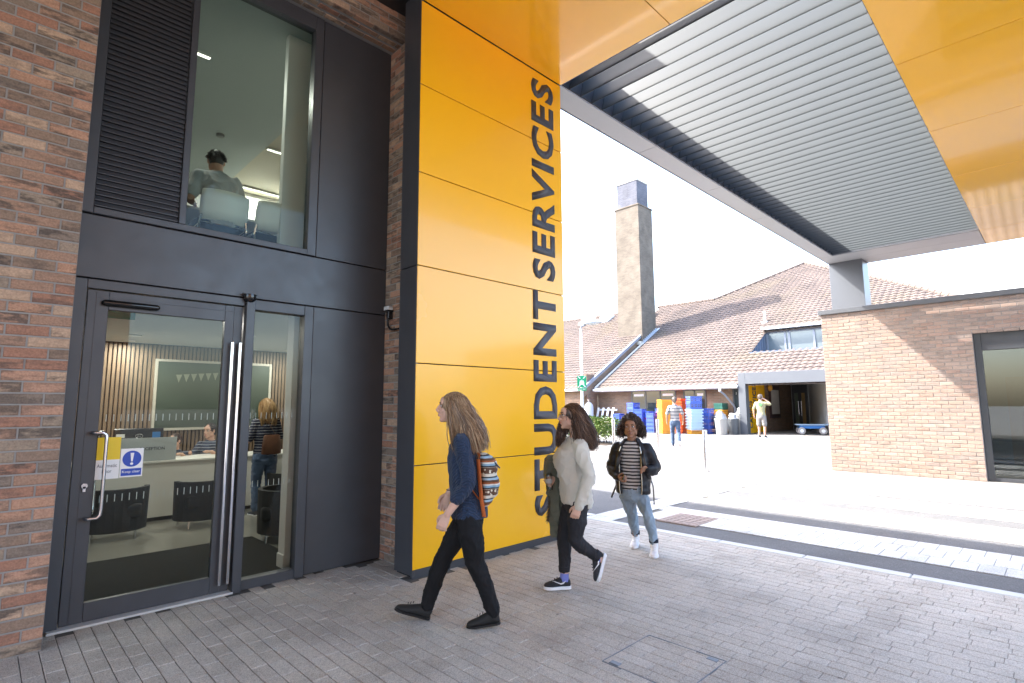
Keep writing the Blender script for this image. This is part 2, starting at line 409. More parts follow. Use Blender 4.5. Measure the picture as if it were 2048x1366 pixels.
# ------------------------------------------------------------------ brick laying
BL, BH, MJ = 0.2286, 0.0762, 0.0105
_bcache = {}
def brick_geo(L, H=BH-MJ):
    x, z, c, d = L/2, H/2, 0.0045, 0.05; b = MB(); j = lambda: RB.uniform(-0.0012, 0.0012)
    b.add([(-x,-d,-z),(x,-d,-z),(x,-d,z),(-x,-d,z),(-x,-c,-z),(x,-c,-z),(x,-c,z),(-x,-c,z),(-x+c+j(),0,-z+c+j()),(x-c+j(),0,-z+c+j()),(x-c+j(),0,z-c+j()),(-x+c+j(),0,z-c+j())],
      [(0,1,5,4),(1,2,6,5),(2,3,7,6),(3,0,4,7),(4,5,9,8),(5,6,10,9),(6,7,11,10),(7,4,8,11),(8,9,10,11)])
    return b
def brick_obj_mesh(L, m):
    key = (round(L,3), m.name, RB.randrange(3))
    if key not in _bcache: _bcache[key] = brick_geo(L).mesh('brick', m)
    return _bcache[key]
def lay(parent, o, u, wd, n, runs, mo, ms, part_ids=None, is_part=None):
    """runs: list of (u0,u1,w) bricks in a plane; part_ids decides which are single objects"""
    u, wd, n, o = V(u), V(wd), V(n), V(o); mtx = Matrix((u, n, wd)).transposed().to_4x4(); st = MB(); k = 0
    for (a, b, w) in runs:
        L = b-a
        if L < 0.025: continue
        c = o + u*(a+b)/2 + wd*w + n*RB.uniform(-0.0015,0.002)
        if is_part and is_part(c):
            ob = link('brick', brick_obj_mesh(L, mo), parent); m = mtx.copy(); m.translation = c; ob.matrix_local = m; k += 1
        else:
            g_ = brick_geo(L); st.add([c + u*p.x + n*p.y + wd*p.z for p in g_.v], g_.f)
    if st.v: st.build('bricks', ms, parent, kind='stuff')
    return k
def courses(u0, u1, z0, z1, right_aligned=True, holes=()):
    """stretcher bond; returns runs (u0,u1,zc); alternate courses shifted half a brick"""
    out = []; nz = int(round((z1-z0)/BH)); 
    for i in range(nz):
        zc = z0 + (i+0.5)*BH; e = u1 if right_aligned else u0; first = BL if i % 2 == 0 else BL/2
        segs = []; p = 0; ln = u1-u0; L = first
        while p < ln-1e-6:
            q = min(ln, p+L); segs.append((p, q)); p = q; L = BL
        for a, b in segs:
            a2, b2 = (u1-b, u1-a) if right_aligned else (u0+a, u0+b)
            a2 += MJ/2; b2 -= MJ/2
            cut = False
            for (h0,h1,hz0,hz1) in holes:
                if hz0 < zc < hz1:
                    if a2 >= h0 and b2 <= h1: cut = True
                    elif a2 < h0 < b2: b2 = h0 - 0.002
                    elif a2 < h1 < b2: a2 = h1 + 0.002
            if not cut: out.append((a2, b2, zc))
    return out

# ------------------------------------------------------------------ entrance building
EB = thing('entrance_building', 'dark brick and charcoal panel entrance building with automatic glass door', 'building', (0,0,0))
YB, YF, HEAD = 4.84, 5.15, 5.64
lw = MB().box(-7,0.414,YB+0.006,YB+0.4,-0.1,7.9).build('brick_wall', M_mortar, EB)
cnt = [0]
def left_part(c):
    if c.x > -0.28 and c.z < 4.75 and in_view(c, 20) and cnt[0] < 190: cnt[0] += 1; return True
    return False
lay(lw, (0,YB,0), (1,0,0), (0,0,1), (0,-1,0), courses(-3.4,0.418,0,5.9436), M_brickO, M_brickS, is_part=left_part)
# jamb on the far side of the opening
jb = MB().box(3.106,3.6,YB,YF+0.3,-0.1,7.9).build('brick_jamb', M_mortar, EB)
runs = []
for i in range(75):
    z = (i+0.5)*BH
    for a, b in (((0,0.2286),(0.2286,0.33)) if i % 2 == 0 else ((0,0.1143),(0.1143,0.33))): runs.append((a+MJ/2, b-MJ/2, z))
lay(jb, (3.1,YB,0), (0,1,0), (0,0,1), (-1,0,0), runs, M_brickO, M_brickS, is_part=lambda c: c.z < 4.2)
# brick head over the opening
hd = MB().box(0.414,3.106,YB+0.006,YF+0.3,HEAD+0.006,7.9).build('brick_head', M_mortar, EB)
runs = []
for r_ in range(3):
    a = 0.42 - (0.114 if r_ % 2 else 0)
    while a < 3.1: runs.append((max(a,0.42)+MJ/2, min(a+BL,3.1)-MJ/2, YB+0.04+r_*0.1)); a += BL
lay(hd, (0,0,HEAD), (1,0,0), (0,1,0), (0,0,-1), runs, M_brickO, M_brickS, is_part=lambda c: in_view(c, 5))
lay(hd, (0,YB,0), (1,0,0), (0,0,1), (0,-1,0), courses(0.42,3.1,HEAD,HEAD+4*BH), M_brickO, M_brickS, is_part=lambda c: in_view(c, 5))
# the rest of the block: storeys above and behind
M_bt = brick_tex_mat('brick far face', (0.30,0.15,0.09), (0.20,0.13,0.10), (0.30,0.29,0.27))
MB().box(-7,5.12,10.6,22,-0.1,7.9).build('rear_block', M_bt, EB)
MB().box(4.95,5.10,YF+0.31,10.6,-0.1,7.9).build('end_wall', M_bt, EB)
MB().box(3.6,5.10,YB+0.05,YF+0.3,-0.1,7.9).build('pier', M_bt, EB)
MB().box(-7,5.10,YF+0.31,10.6,7.6,7.9).build('roof', M_dark, EB)
MB().box(-7,-6.8,YF+0.31,10.6,-0.1,7.6).build('end_wall', M_bt, EB)
MB().box(-7,2.93,-4.4,YB,5.93,6.1).build('soffit', mat('dark soffit', (0.022,0.022,0.024), 0.4), EB)  # unseen reach past the camera lengthened to darken the left side
MB().box(2.93,3.4,4.36,YB,5.935,6.1).build('soffit', mat('dark soffit', (0.022,0.022,0.024), 0.4), EB)
MB().box(-12,3.0,-16,-9.0,-0.1,8.4).build('unseen_shade_wing', M_bt, EB)  # unseen block behind the camera, added to hold back light and door reflections

# facade panels on plane YF
bk = MB(); bk.box(2.285,3.106,YF+0.03,YF+0.05,0,HEAD); bk.box(0.40,2.285,YF+0.03,YF+0.05,2.56,3.07); bk.build('panel_backing', M_darkgap, EB)
def panel(name, x0, x1, z0, z1, y=YF, m=None, d=0.03): return MB().box(x0,x1,y,y+d,z0,z1).build(name, m or M_dark, EB, bevel=0.003, seg=2)
panel('spandrel_panel', 0.40, 3.098, 2.570, 3.062)
panel('side_panel', 2.292, 3.098, 0.012, 2.559)
panel('upper_panel', 2.292, 3.098, 3.074, HEAD-0.006)
# door set
DS = MB(); DS.box(0.40,0.512,YF-0.012,YF+0.10,0.012,2.556); DS.box(0.512,1.645,YF-0.012,YF+0.10,2.486,2.556)
DS.build('door_frame', M_dark, EB, bevel=0.003)
MB().box(0.45,1.66,YF-0.06,YF+0.12,0,0.018).build('threshold', M_kerb, EB, bevel=0.004)
D = MB(); y0, y1 = YF+0.012, YF+0.062
D.box(0.52,0.655,y0,y1,0.022,2.478); D.box(1.492,1.638,y0,y1,0.022,2.478); D.box(0.655,1.492,y0,y1,0.022,0.155); D.box(0.655,1.492,y0,y1,2.335,2.478)
door = D.build('door', M_dark, EB, bevel=0.003)
bd_ = MB()
for a in (0.575,): bd_.box(a,a+0.010,y0-0.004,y0+0.002,0.03,2.47)
for a in (1.565,): bd_.box(a,a+0.010,y0-0.004,y0+0.002,0.03,2.47)
bd_.box(0.585,1.565,y0-0.004,y0+0.002,2.425,2.433); bd_.build('door_bead', M_dark, door)
MB().box(0.650,1.496,y0+0.020,y0+0.032,0.150,2.340).build('glass', M_glass, door)
# pull handle
h = MB(); hx, hz0, hz1, hy = 0.70, 0.765, 1.39, YF-0.055
h.tube([(0.615,YF+0.01,hz1),(0.615,YF-0.03,hz1),(0.63,hy,hz1),(0.68,hy,hz1),(0.70,hy,hz1-0.02),(0.703,hy,hz1-0.06),(0.703,hy,hz0+0.06),(0.70,hy,hz0+0.02),(0.68,hy,hz0),(0.63,hy,hz0),(0.615,YF-0.03,hz0),(0.615,YF+0.01,hz0)], 0.0125, 14)
h.build('pull_handle', M_steel, door, smooth=True)
h = MB(); h.tube([(0.668,YF+0.05,1.39),(0.672,YF+0.11,1.37),(0.672,YF+0.12,1.3),(0.672,YF+0.12,0.87),(0.672,YF+0.11,0.80),(0.66,YF+0.05,0.79)], 0.012, 12); h.build('inside_handle', M_steel, door, smooth=True)
c = MB(); c.cyl((0.60,YF+0.012,1.0),(0.60,YF-0.004,1.0),0.022,20); c.box(0.588,0.612,YF-0.004,YF+0.01,0.955,1.0); c.build('lock_cylinder', M_steel, door, bevel=0.003)
for bx in (1.552, 1.617):
    b = MB(); b.box(bx-0.0125,bx+0.0125,YF-0.045,YF-0.022,0.085,2.152); b.build('pull_bar', M_chrome, door, bevel=0.008, seg=3)
    for zz in (0.12, 1.1, 2.1): MB().cyl((bx,YF-0.025,zz),(bx,YF+0.014,zz),0.009,10).build('bar_bracket', M_steel, door)
# mullion, sidelight
MB().box(1.650,1.722,YF-0.055,YF+0.10,0.0,2.556).build('mullion', M_dark, EB, bevel=0.004)
sf = MB(); sf.box(2.198,2.284,YF-0.018,YF+0.10,0.0,2.556); sf.box(1.722,2.198,YF-0.012,YF+0.10,0.0,0.082); sf.box(1.722,2.198,YF-0.012,YF+0.10,2.462,2.556)
sfo = sf.build('sidelight_frame', M_dark, EB, bevel=0.004)
MB().box(1.718,2.202,YF+0.040,YF+0.052,0.078,2.466).build('glass', M_glass, sfo)
# manifestation dashes on the glass
M_dash = mat('etched dash', (0.7,0.72,0.72), 0.6)
for zz in (0.86, 1.47):
    for q in range(17):
        x = 0.70+q*0.047
        if zz > 1.2 or True: MB().box(x,x+0.006,y0+0.034,y0+0.0345,zz,zz+0.055).build('etched_dash', M_dash, door)
    for q in range(9):
        x = 1.76+q*0.047; MB().box(x,x+0.006,YF+0.054,YF+0.0545,zz,zz+0.055).build('etched_dash', M_dash, sfo)
# upper window: ventilation louvre, mullion and pane
uf = MB(); uf.box(0.40,0.508,YF-0.010,YF+0.10,3.074,HEAD-0.004); uf.box(0.508,2.196,YF-0.010,YF+0.10,3.074,3.128); uf.box(2.196,2.284,YF-0.010,YF+0.10,3.074,HEAD-0.004); uf.box(0.508,2.196,YF-0.010,YF+0.10,5.480,HEAD-0.004); uf.box(1.082,1.134,YF-0.010,YF+0.10,3.128,5.480)
ufo = uf.build('upper_window_frame', M_dark, EB, bevel=0.004)
MB().box(1.130,2.200,YF+0.045,YF+0.057,3.124,5.484).build('glass', M_glass2, ufo)
lp = MB().box(0.508,1.082,YF+0.075,YF+0.095,3.128,5.480).build('louvre_panel', M_darkgap, EB)
sl_me = None
z = 3.14
while z < 5.46:
    s_ = MB(); s_.add([(0.512,YF+0.004,z),(1.078,YF+0.004,z),(1.078,YF+0.004,z+0.007),(0.512,YF+0.004,z+0.007),(0.512,YF+0.020,z+0.034),(1.078,YF+0.020,z+0.034),(1.078,YF+0.020,z+0.041),(0.512,YF+0.020,z+0.041)],
        [(0,1,2,3),(3,2,6,7),(4,7,6,5),(0,4,5,1),(0,3,7,4),(1,5,6,2)])
    s_.build('louvre_slat', M_dark, lp); z += 0.044

# ------------------------------------------------------------------ yellow sign column
YC = 4.34; CX0, CX1 = 2.955, 5.163
SCOL = thing('sign_column', 'tall glossy yellow panelled column lettered STUDENT SERVICES beside the entrance', 'sign column', (CX0, YC, 0))
def rel(b):
    for v in b.v: v -= V((CX0, YC, 0))
    return b
rel(MB().box(CX0+0.03,CX1-0.03,YC+0.03,YC+0.30,0.0,6.30)).build('core', M_darkgap, SCOL)
rel(MB().box(3.14,CX1-0.04,YC+0.30,YB+0.05,0.0,6.30)).build('link_wall', M_darkgap, SCOL)
JZ = [0.073,1.021,1.989,2.955,3.914,4.855,5.783]
for a, b in zip(JZ[:-1], JZ[1:]):
    rel(MB().box(CX0+0.004,CX1,YC,YC+0.028,a+0.005,b-0.005)).build('yellow_panel', M_yel, SCOL, bevel=0.002, seg=2)
for a, b in ((0.02,2.955),(2.955,5.92)):
    rel(MB().box(CX0,CX0+0.028,YC+0.006,YC+0.305,a+0.004,b-0.004)).build('side_panel', M_dark, SCOL, bevel=0.002)
rel(MB().box(CX1-0.028,CX1-0.001,YC+0.030,YB+0.3,0.03,5.78)).build('end_panel', M_dark, SCOL)
rel(MB().box(CX0+0.01,CX1-0.01,YC+0.012,YC+0.05,-0.01,0.073)).build('plinth', M_dark, SCOL)
# vertical lettering, one object per letter
def vertical_letters(parent, text, z0, z1, xl, xr, y, off, m, bold=0.02):
    """letters read upwards on a face looking to -Y; tops point to -X"""
    ws = []; mes = []
    for ch in text:
        if ch == ' ': ws.append(0.30); mes.append(None); continue
        me, wd = text_mesh(ch, 1.0, m, 0.004, bold); ws.append(wd); mes.append(me)
    gap = 0.13; kern = [({'RV':-0.24,'VI':-0.04,'NT':-0.03,'TU':-0.02,'ST':-0.03}.get(text[i:i+2], 0.0)) for i in range(len(text))]; tot = sum(ws) + gap*(len(text)-1) + sum(kern); k = (z1-z0)/tot; p = z0
    for ch, wd, me, kn_ in zip(text, ws, mes, kern):
        if me:
            o = link('letter', me, parent); h_ = (xr-xl)
            mm = Matrix(((0,-h_,0,xr),(0,0,-1,y),(k,0,0,p),(0,0,0,1)))
            mm.translation = V((xr, y, p)) - V(off); o.matrix_local = mm
        p += (wd+gap+kn_)*k
vertical_letters(SCOL, 'STUDENT', 0.318, 2.955, 4.600, 5.008, YC-0.0015, (CX0,YC,0), M_letter, 0.034)
vertical_letters(SCOL, 'SERVICES', 3.10, 5.683, 4.600, 5.008, YC-0.0015, (CX0,YC,0), M_letter, 0.034)

# ------------------------------------------------------------------ canopy
ZS, ZT = 5.79, 6.38
CA = thing('canopy', 'large flat canopy with yellow soffit panels round a grey louvred opening', 'canopy', (0,0,0))
LX0, LX1, LY0, LY1 = 5.163, 17.12, 1.15, 4.34
def sof(x0, x1, y0, y1, m=M_yels, nm='soffit_panel'): return MB().box(x0+0.004,x1-0.004,y0+0.004,y1-0.004,ZS,ZS+0.03).build(nm, m, CA, bevel=0.002)
for y0_, y1_ in ((2.73,LY1-0.002),(1.15,2.73),(-0.95,1.15)): sof(2.955,5.163,y0_,y1_)
xs_ = [5.163,7.86,10.25,12.65,15.05,17.12,18.72]
for a, b in zip(xs_[:-1], xs_[1:]):
    for y0_, y1_ in ((-0.95,1.145),): sof(a,b,y0_,y1_)
xb_ = [5.163,7.59,9.98,12.37,14.76,17.12]
for a, b in zip(xb_[:-1], xb_[1:]): sof(a,b,4.345,4.69,M_grey,'beam_panel')
sof(17.12,17.9,1.15,4.69,M_grey,'beam_panel'); sof(17.9,18.72,1.15,4.69,M_grey,'beam_panel')
rf = MB(); rf.box(2.955,5.15,-0.95,4.34,ZS+0.04,ZT); rf.box(5.15,18.70,-0.95,1.10,ZS+0.04,ZT); rf.box(5.17,18.70,4.40,4.67,ZS+0.04,ZT); rf.box(17.18,18.70,1.10,4.40,ZS+0.04,ZT)
rf.build('roof_slab', M_mid, CA)
up = MB(); up.box(LX0-0.02,LX0+0.01,LY0,LY1,ZS+0.002,ZT+0.02); up.box(LX0+0.01,LX1,LY1-0.004,LY1+0.03,ZS+0.032,ZT+0.02); up.box(LX0+0.01,LX1,LY0-0.03,LY0+0.004,ZS+0.032,ZT+0.02)
up.build('opening_lining', M_dark, CA)
fa = MB(); fa.box(5.163,18.74,4.692,4.712,ZS-0.002,ZT+0.03); fa.box(18.722,18.745,-0.95,4.69,ZS-0.002,ZT+0.03); fa.box(2.955,18.745,-0.975,-0.952,ZS-0.002,ZT+0.03); fa.build('fascia', M_mid, CA)
# blades
bl = MB(); ph = R(16); chord, th = 0.31, 0.022
ax = V((math.sin(ph),0,math.cos(ph))); nx = V((math.cos(ph),0,-math.sin(ph)))
prof = []
for i in range(20):
    t = 2*math.pi*i/20; prof.append(ax*(chord/2)*math.cos(t) + nx*(th*math.sin(t) - 0.02*math.cos(t)**2))
n_ = len(prof)
bl.add([p + V((0,LY0+0.01,0)) for p in prof] + [p + V((0,LY1-0.012,0)) for p in prof], [tuple(reversed(range(n_))), tuple(range(n_,2*n_))] + [(i,(i+1)%n_,n_+(i+1)%n_,n_+i) for i in range(n_)])
bl_me = bl.mesh('louvre_blade', M_blade, True)
bm = bmesh.new(); bm.from_mesh(bl_me); bmesh.ops.recalc_face_normals(bm, faces=bm.faces); bm.to_mesh(bl_me); bm.free()
try: bl_me.set_sharp_from_angle(angle=R(50))
except Exception: pass
x = 5.40
while x < 17.0:
    link('louvre_blade', bl_me, CA, (x, 0, ZS+0.16)); x += 0.2465
MB().box(18.0,18.68,3.82,4.685,0.1,ZS).build('post', M_mid, CA, bevel=0.004)

# ------------------------------------------------------------------ brick building on the right
RX, RY = 13.72, 3.816; RZ = gz(RX)
RBD = thing('brick_building', 'low flat roofed pale brick building with charcoal door frame on the right', 'building', (RX,RY,RZ))
def relR(b):
    for v in b.v: v -= V((RX,RY,RZ))
    return b
DY, DZ = 1.185, 2.966-RZ
TOPZ = RZ + 46*BH
core = MB(); core.box(RX+0.006,RX+0.35,DY,RY-0.006,RZ-0.2,TOPZ); core.box(RX+0.006,RX+0.35,-8,DY,RZ+DZ,TOPZ); core.box(RX+0.35,RX+4.2,RY-0.35,RY-0.006,RZ-0.2,TOPZ); core.box(RX+0.006,RX+0.35,-8,-2.2,RZ-0.2,RZ+DZ)
wallR = relR(core).build('brick_wall', M_mortar, RBD)
runs = courses(-7, RY, RZ, TOPZ, True, holes=((-2.2, DY, RZ-1, RZ+DZ),))
allr = sorted(runs, key=lambda r: ((r[0]+r[1])/2-0.8)**2 + (r[2]-1.58)**2)
okc = set()
for r in allr:
    c = V((RX,(r[0]+r[1])/2,r[2]))
    if in_view(c, 0) and len(okc) < 300: okc.add((round(c.y,3), round(c.z,3)))
lay(wallR, V((0,-RY,-RZ)) , (0,1,0), (0,0,1), (-1,0,0), runs, M_brick2O, M_brick2S, is_part=lambda c: (round(c.y+RY,3), round(c.z+RZ,3)) in okc)
# coping, roof
cp = MB(); cp.box(RX-0.045,RX+0.38,-8,RY+0.045,TOPZ,TOPZ+0.105); cp.box(RX+0.38,RX+4.2,RY-0.38,RY+0.045,TOPZ,TOPZ+0.105); relR(cp).build('coping', M_mid, RBD, bevel=0.006)
relR(MB().box(RX+0.35,RX+4.2,-8,RY-0.35,TOPZ-0.3,TOPZ-0.05)).build('roof', M_mid, RBD)
relR(MB().box(RX+4.2,RX+4.5,-8,RY-0.006,RZ-0.2,TOPZ)).build('rear_wall', M_bt, RBD)
# glazed doorway
fr = MB(); fr.box(RX+0.10,RX+0.20,DY-0.11,DY-0.004,RZ,RZ+DZ-0.004); fr.box(RX+0.10,RX+0.20,-2.196,DY-0.11,RZ+DZ-0.36,RZ+DZ-0.004); fr.box(RX+0.10,RX+0.20,-0.32,-0.22,RZ,RZ+DZ-0.36); fr.box(RX+0.10,RX+0.20,-2.196,DY-0.11,RZ,RZ+0.07); fr.box(RX+0.10,RX+0.20,-2.196,-2.1,RZ+0.07,RZ+DZ-0.36)
dfr = relR(fr).build('door_frame', M_dark, RBD, bevel=0.004)
relR(MB().box(RX+0.150,RX+0.160,-2.1,DY-0.10,RZ+0.06,RZ+DZ-0.35)).build('glass', glass_mat('dark glass',(0.62,0.68,0.66),2.0), RBD)
rm = MB(); rm.box(RX+0.36,RX+4.15,-6,RY-0.4,RZ-0.02,RZ+0.012); rm.box(RX+3.9,RX+4.15,-6,RY-0.4,RZ,TOPZ-0.4); rm.box(RX+0.36,RX+4.0,RY-0.6,RY-0.4,RZ,TOPZ-0.4)
relR(rm).build('inner_room', mat('inner room paint', (0.20,0.20,0.185), 0.8), RBD)
relR(MB().box(RX+3.86,RX+3.9,0.1,1.0,RZ,RZ+2.1)).build('inner_door', mat('inner door timber', (0.22,0.16,0.10), 0.6, var=0.2, vscale=10), RBD)
# ------------------------------------------------------------------ campus building with tiled roof and chimney
CB = thing('campus_building', 'brick building with big pink brown tiled roof, tall chimney and grey porch', 'building', (24.6,18,0.25))
CBO = V((24.6,18,0.25))
def relC(b):
    for v in b.v: v -= CBO
    return b
S30 = math.tan(R(30)); EX, EZ = 24.6, 2.477
def roof_tile_mat():
    m, N, L, bs = principled('clay pantile'); nt = m.node_tree; g = geo(nt)
    base = ramp(nt, g.outputs['Random Per Island'], [(0,(0.100,0.076,0.065)),(0.4,(0.114,0.086,0.073)),(0.75,(0.093,0.072,0.063)),(1,(0.121,0.091,0.078))])
    n1 = noise_tex(nt, 0.6, 6, g.outputs['Position'])
    c = mixc(nt, 1.0, base, ramp(nt, n1.outputs[0], [(0.3,(0.75,)),(0.7,(1.2,))]), 'MULTIPLY')
    n2 = noise_tex(nt, 0.35, 4, g.outputs['Position']); li = ramp(nt, n2.outputs[0], [(0.52,(0,)),(0.7,(0.5,))])
    c = mixc(nt, li, c, (0.115,0.092,0.054))
    L.new(c, bs.inputs['Base Color']); bs.inputs['Roughness'].default_value = 0.85; return m
M_tile = roof_tile_mat()
def pantiles(y0, y1, x0, dz, xmax, skip=None, tw=0.30, tc=0.34):
    """real pantiles in courses on a 30 degree slope facing -X"""
    b = MB(); cs, sn = math.cos(R(30)), math.sin(R(30)); up = V((-sn,0,cs)); sl = V((cs,0,sn))
    prof = [(0,0.0),(0.22,0.030),(0.45,0.040),(0.62,0.022),(0.8,0.004),(1.0,0.0)]
    ny = int((y1-y0)/tw); nt_ = int((xmax_all(xmax)-x0)/cs/tc)+1
    for j in range(ny):
        ya = y0+j*tw
        for i in range(nt_):
            t = i*tc; X = x0 + t*cs
            if X > xmax(ya+tw/2): break
            if skip and skip(X+tc*cs/2, ya+tw/2): continue
            o = V((x0,0,EZ+dz+S30*(x0-EX))) + sl*t; bb = len(b.v)
            for (q, h) in prof:
                y = ya+q*tw
                b.v.append(o + V((0,y,0)) + up*(h-0.005))
                b.v.append(o + V((0,y,0)) + up*(h+0.042))
                b.v.append(o + V((0,y,0)) + sl*(tc+0.03) + up*(h+0.004))
            for q in range(len(prof)-1):
                a = bb+q*3; b.f.append([a,a+3,a+4,a+1]); b.f.append([a+1,a+4,a+5,a+2]); b.m += [0,0]
    return b
def xmax_all(fn): return max(fn(y) for y in [k*0.5 for k in range(-12, 80)])
PTS = [(-4.0,24.7),(3.36,31.59),(7.05,35.27),(11.75,39.64),(16.25,35.36),(20.7,35.5)]
def xm_main(y):
    for (a, xa), (b, xb) in zip(PTS[:-1], PTS[1:]):
        if a <= y <= b: return xa + (xb-xa)*(y-a)/(b-a)
    return 24.6
DX0, DY0, DY1, DXW = 27.5, 7.45, 10.98, 29.75
def in_dormer(X, y): return DX0 < X < DXW and DY0 < y < DY1
def skip_main(X, y):
    return in_dormer(X, y) or (y > 18.38 and X < 31.3)
rt = relC(pantiles(-3.8, 20.6, EX, 0, xm_main, skip_main)).build('roof', M_tile, CB)
rt['label'] = 'pink brown pantile roof slope facing the forecourt'
rt2 = relC(pantiles(18.72, 33, 23.66, 0.55, lambda y: 33.9, lambda X, y: X > 30.5 and y < 20.3)).build('roof', M_tile, CB)
# decking under the tiles, hip face, ridge tiles
zz = lambda X, dz=0: EZ+dz+S30*(X-EX)
dk = MB()
def deck_quad(ya, yb, xa, xb, d=-0.05): dk.quad((xa,ya,zz(xa)+d),(xb,ya,zz(xb)+d),(xb,yb,zz(xb)+d),(xa,yb,zz(xa)+d))
steps = [(-3.8+k*0.45) for k in range(50)]
for a, b in zip(steps[:-1], steps[1:]):
    m_ = (a+b)/2; xe = xm_main(m_)
    if DY0 < m_ < DY1: deck_quad(a,b,EX,DX0); deck_quad(a,b,DXW,xe)
    else: deck_quad(a,b,EX,xe)
dk.quad((23.66,18.72,zz(23.66,.5)),(30.5,18.72,zz(30.5,.5)),(30.5,20.3,zz(30.5,.5)),(33.9,20.3,zz(33.9,.5)),(33.9,33,zz(33.9,.5)),(23.66,33,zz(23.66,.5)))
dk.quad((33.9,20.6,zz(33.9,.5)),(44,20.6,2.5),(44,33,2.5),(33.9,33,zz(33.9,.5)))
dk.quad((39.64,11.75,zz(39.64)),(35.4,16.25,zz(35.4)),(35.5,18.6,zz(35.5)),(48,18.6,2),(48,11.75,4))
dk.quad((24.7,-4,zz(24.7)),(39.64,11.75,zz(39.64)),(50,-4,2.4))
relC(dk).build('roof_deck', M_tile, CB)
rg = MB()
for (a, xa), (b, xb) in zip(PTS[:-1], PTS[1:]):
    p, q = V((xa,a,zz(xa)+0.03)), V((xb,b,zz(xb)+0.03)); n = max(1,int((q-p).length/0.42))
    for k in range(n): rg.tube([p.lerp(q,k/n), p.lerp(q,(k+0.97)/n)], [0.12,0.105], 8)
for k in range(4,34): rg.tube([(33.9,18.72+k*0.42,zz(33.9,.55)+0.02),(33.9,19.13+k*0.42,zz(33.9,.55)+0.02)], [0.11,0.10], 8)
relC(rg).build('ridge_tiles', M_tile, CB, kind='stuff', smooth=True)
# verge of the higher roof: barge board and strip of gable brick
M_cbrick = brick_tex_mat('campus brick', (0.27,0.17,0.11), (0.20,0.13,0.09), (0.24,0.22,0.20))
gb = MB(); gb.prism([(23.9,18.72,zz(23.9)-0.05),(30.6,18.72,zz(30.6)-0.05),(30.6,18.72,zz(30.6,.55)-0.02),(23.9,18.72,zz(23.9,.55)-0.02)], None, (0,0.2,0)); relC(gb).build('gable_wall', M_cbrick, CB)
M_slate = mat('lead grey board', (0.22,0.24,0.28), 0.5, var=0.1)
bb_ = MB(); bb_.prism([(23.6,18.60,zz(23.6,.55)-0.16),(30.3,18.60,zz(30.3,.55)-0.16),(30.3,18.60,zz(30.3,.55)+0.04),(23.6,18.60,zz(23.6,.55)+0.04)], None, (0,0.12,0)); relC(bb_).build('barge_board', M_slate, CB)
vg = MB(); vg.prism([(24.6,18.40,zz(24.6)+0.02),(29.6,18.40,zz(29.6)+0.02),(29.6,18.40,zz(29.6)+0.10),(24.6,18.40,zz(24.6)+0.10)], None, (0,0.12,0)); relC(vg).build('verge', mat('mortar verge', (0.52,0.50,0.46), 0.9, var=0.15), CB)
# chimney
M_chim = brick_tex_mat('chimney brick', (0.17,0.142,0.112), (0.135,0.112,0.09), (0.17,0.16,0.142))
M_chimtop = brick_tex_mat('chimney cap brick', (0.125,0.13,0.155), (0.09,0.094,0.12), (0.17,0.17,0.185))
ch = relC(MB().box(29.7,31.38,18.50,20.33,4.5,14.60)).build('chimney', M_chim, CB, bevel=0.01)
ch['label'] = 'tall tapering pale brick chimney shaft'
relC(MB().box(29.66,31.42,18.46,20.37,14.60,14.70)).build('band', M_chim, ch, bevel=0.02).parent = ch
relC(MB().box(29.78,31.10,18.62,20.16,14.70,16.36)).build('cap', M_chimtop, ch)
relC(MB().box(29.75,31.13,18.59,20.19,16.36,16.44)).build('coping', mat('chimney coping', (0.48,0.46,0.42), 0.85, var=0.1), ch)
M_lead = mat('lead flashing', (0.42,0.45,0.50), 0.45, metal=0.3, var=0.15, vscale=9)
for k in range(9):
    X = 29.75+k*0.185; relC(MB().box(X,X+0.19,18.47,18.498,zz(X)-0.1,zz(X)+0.26)).build('flashing_step', M_lead, ch)
relC(MB().prism([(29.5,18.34,zz(29.5)+0.05),(31.6,18.34,zz(31.6)+0.05),(31.6,18.34,zz(31.6)+0.09),(29.5,18.34,zz(29.5)+0.09)],None,(0,0.16,0))).build('flashing', M_lead, ch)
relC(MB().box(29.35,29.70,18.45,20.6,zz(29.4)+0.1,zz(29.4)+0.32)).build('apron', mat('cement apron',(0.50,0.48,0.43),0.9,var=0.15), ch)
# walls below the eaves
WX = 25.2
for bx in ((WX,WX+0.3,10.6,18.74,0,2.75),(23.9,24.2,18.96,34,0,2.7),(24.2,WX,18.75,18.95,0,3.3),(27.5,28,-3.8,5.2,0,3.6)): relC(MB().box(*bx)).build('wall', M_cbrick, CB)
M_pvc = mat('white gutter', (0.78,0.78,0.80), 0.4)
gt = MB(); gt.box(EX-0.16,EX-0.02,10.4,18.55,EZ-0.13,EZ-0.01); gt.box(23.5,23.64,18.6,33,zz(23.66,.55)-0.13,zz(23.66,.55)-0.01); relC(gt).build('gutter', M_pvc, CB, bevel=0.02)
sf_ = MB(); sf_.box(EX-0.02,WX+0.02,10.5,18.5,EZ-0.16,EZ-0.13); sf_.box(EX-0.02,EX+0.02,10.5,18.5,EZ-0.13,EZ+0.03); relC(sf_).build('eaves_board', M_pvc, CB)
dp = MB(); dp.tube([(24.52,11.25,2.42),(24.55,11.25,2.2),(24.7,11.12,2.05),(25.02,10.86,1.55),(25.1,10.83,1.4),(25.1,10.83,0.3)], 0.045, 10); relC(dp).build('downpipe', M_slate, CB, smooth=True)
dp = MB(); dp.cyl((24.52,11.25,2.45),(24.52,11.25,2.2),0.06,12); relC(dp).build('downpipe_outlet', M_pvc, CB)
M_paneD = mat('dark pane', (0.03,0.045,0.05), 0.06, spec=0.8)
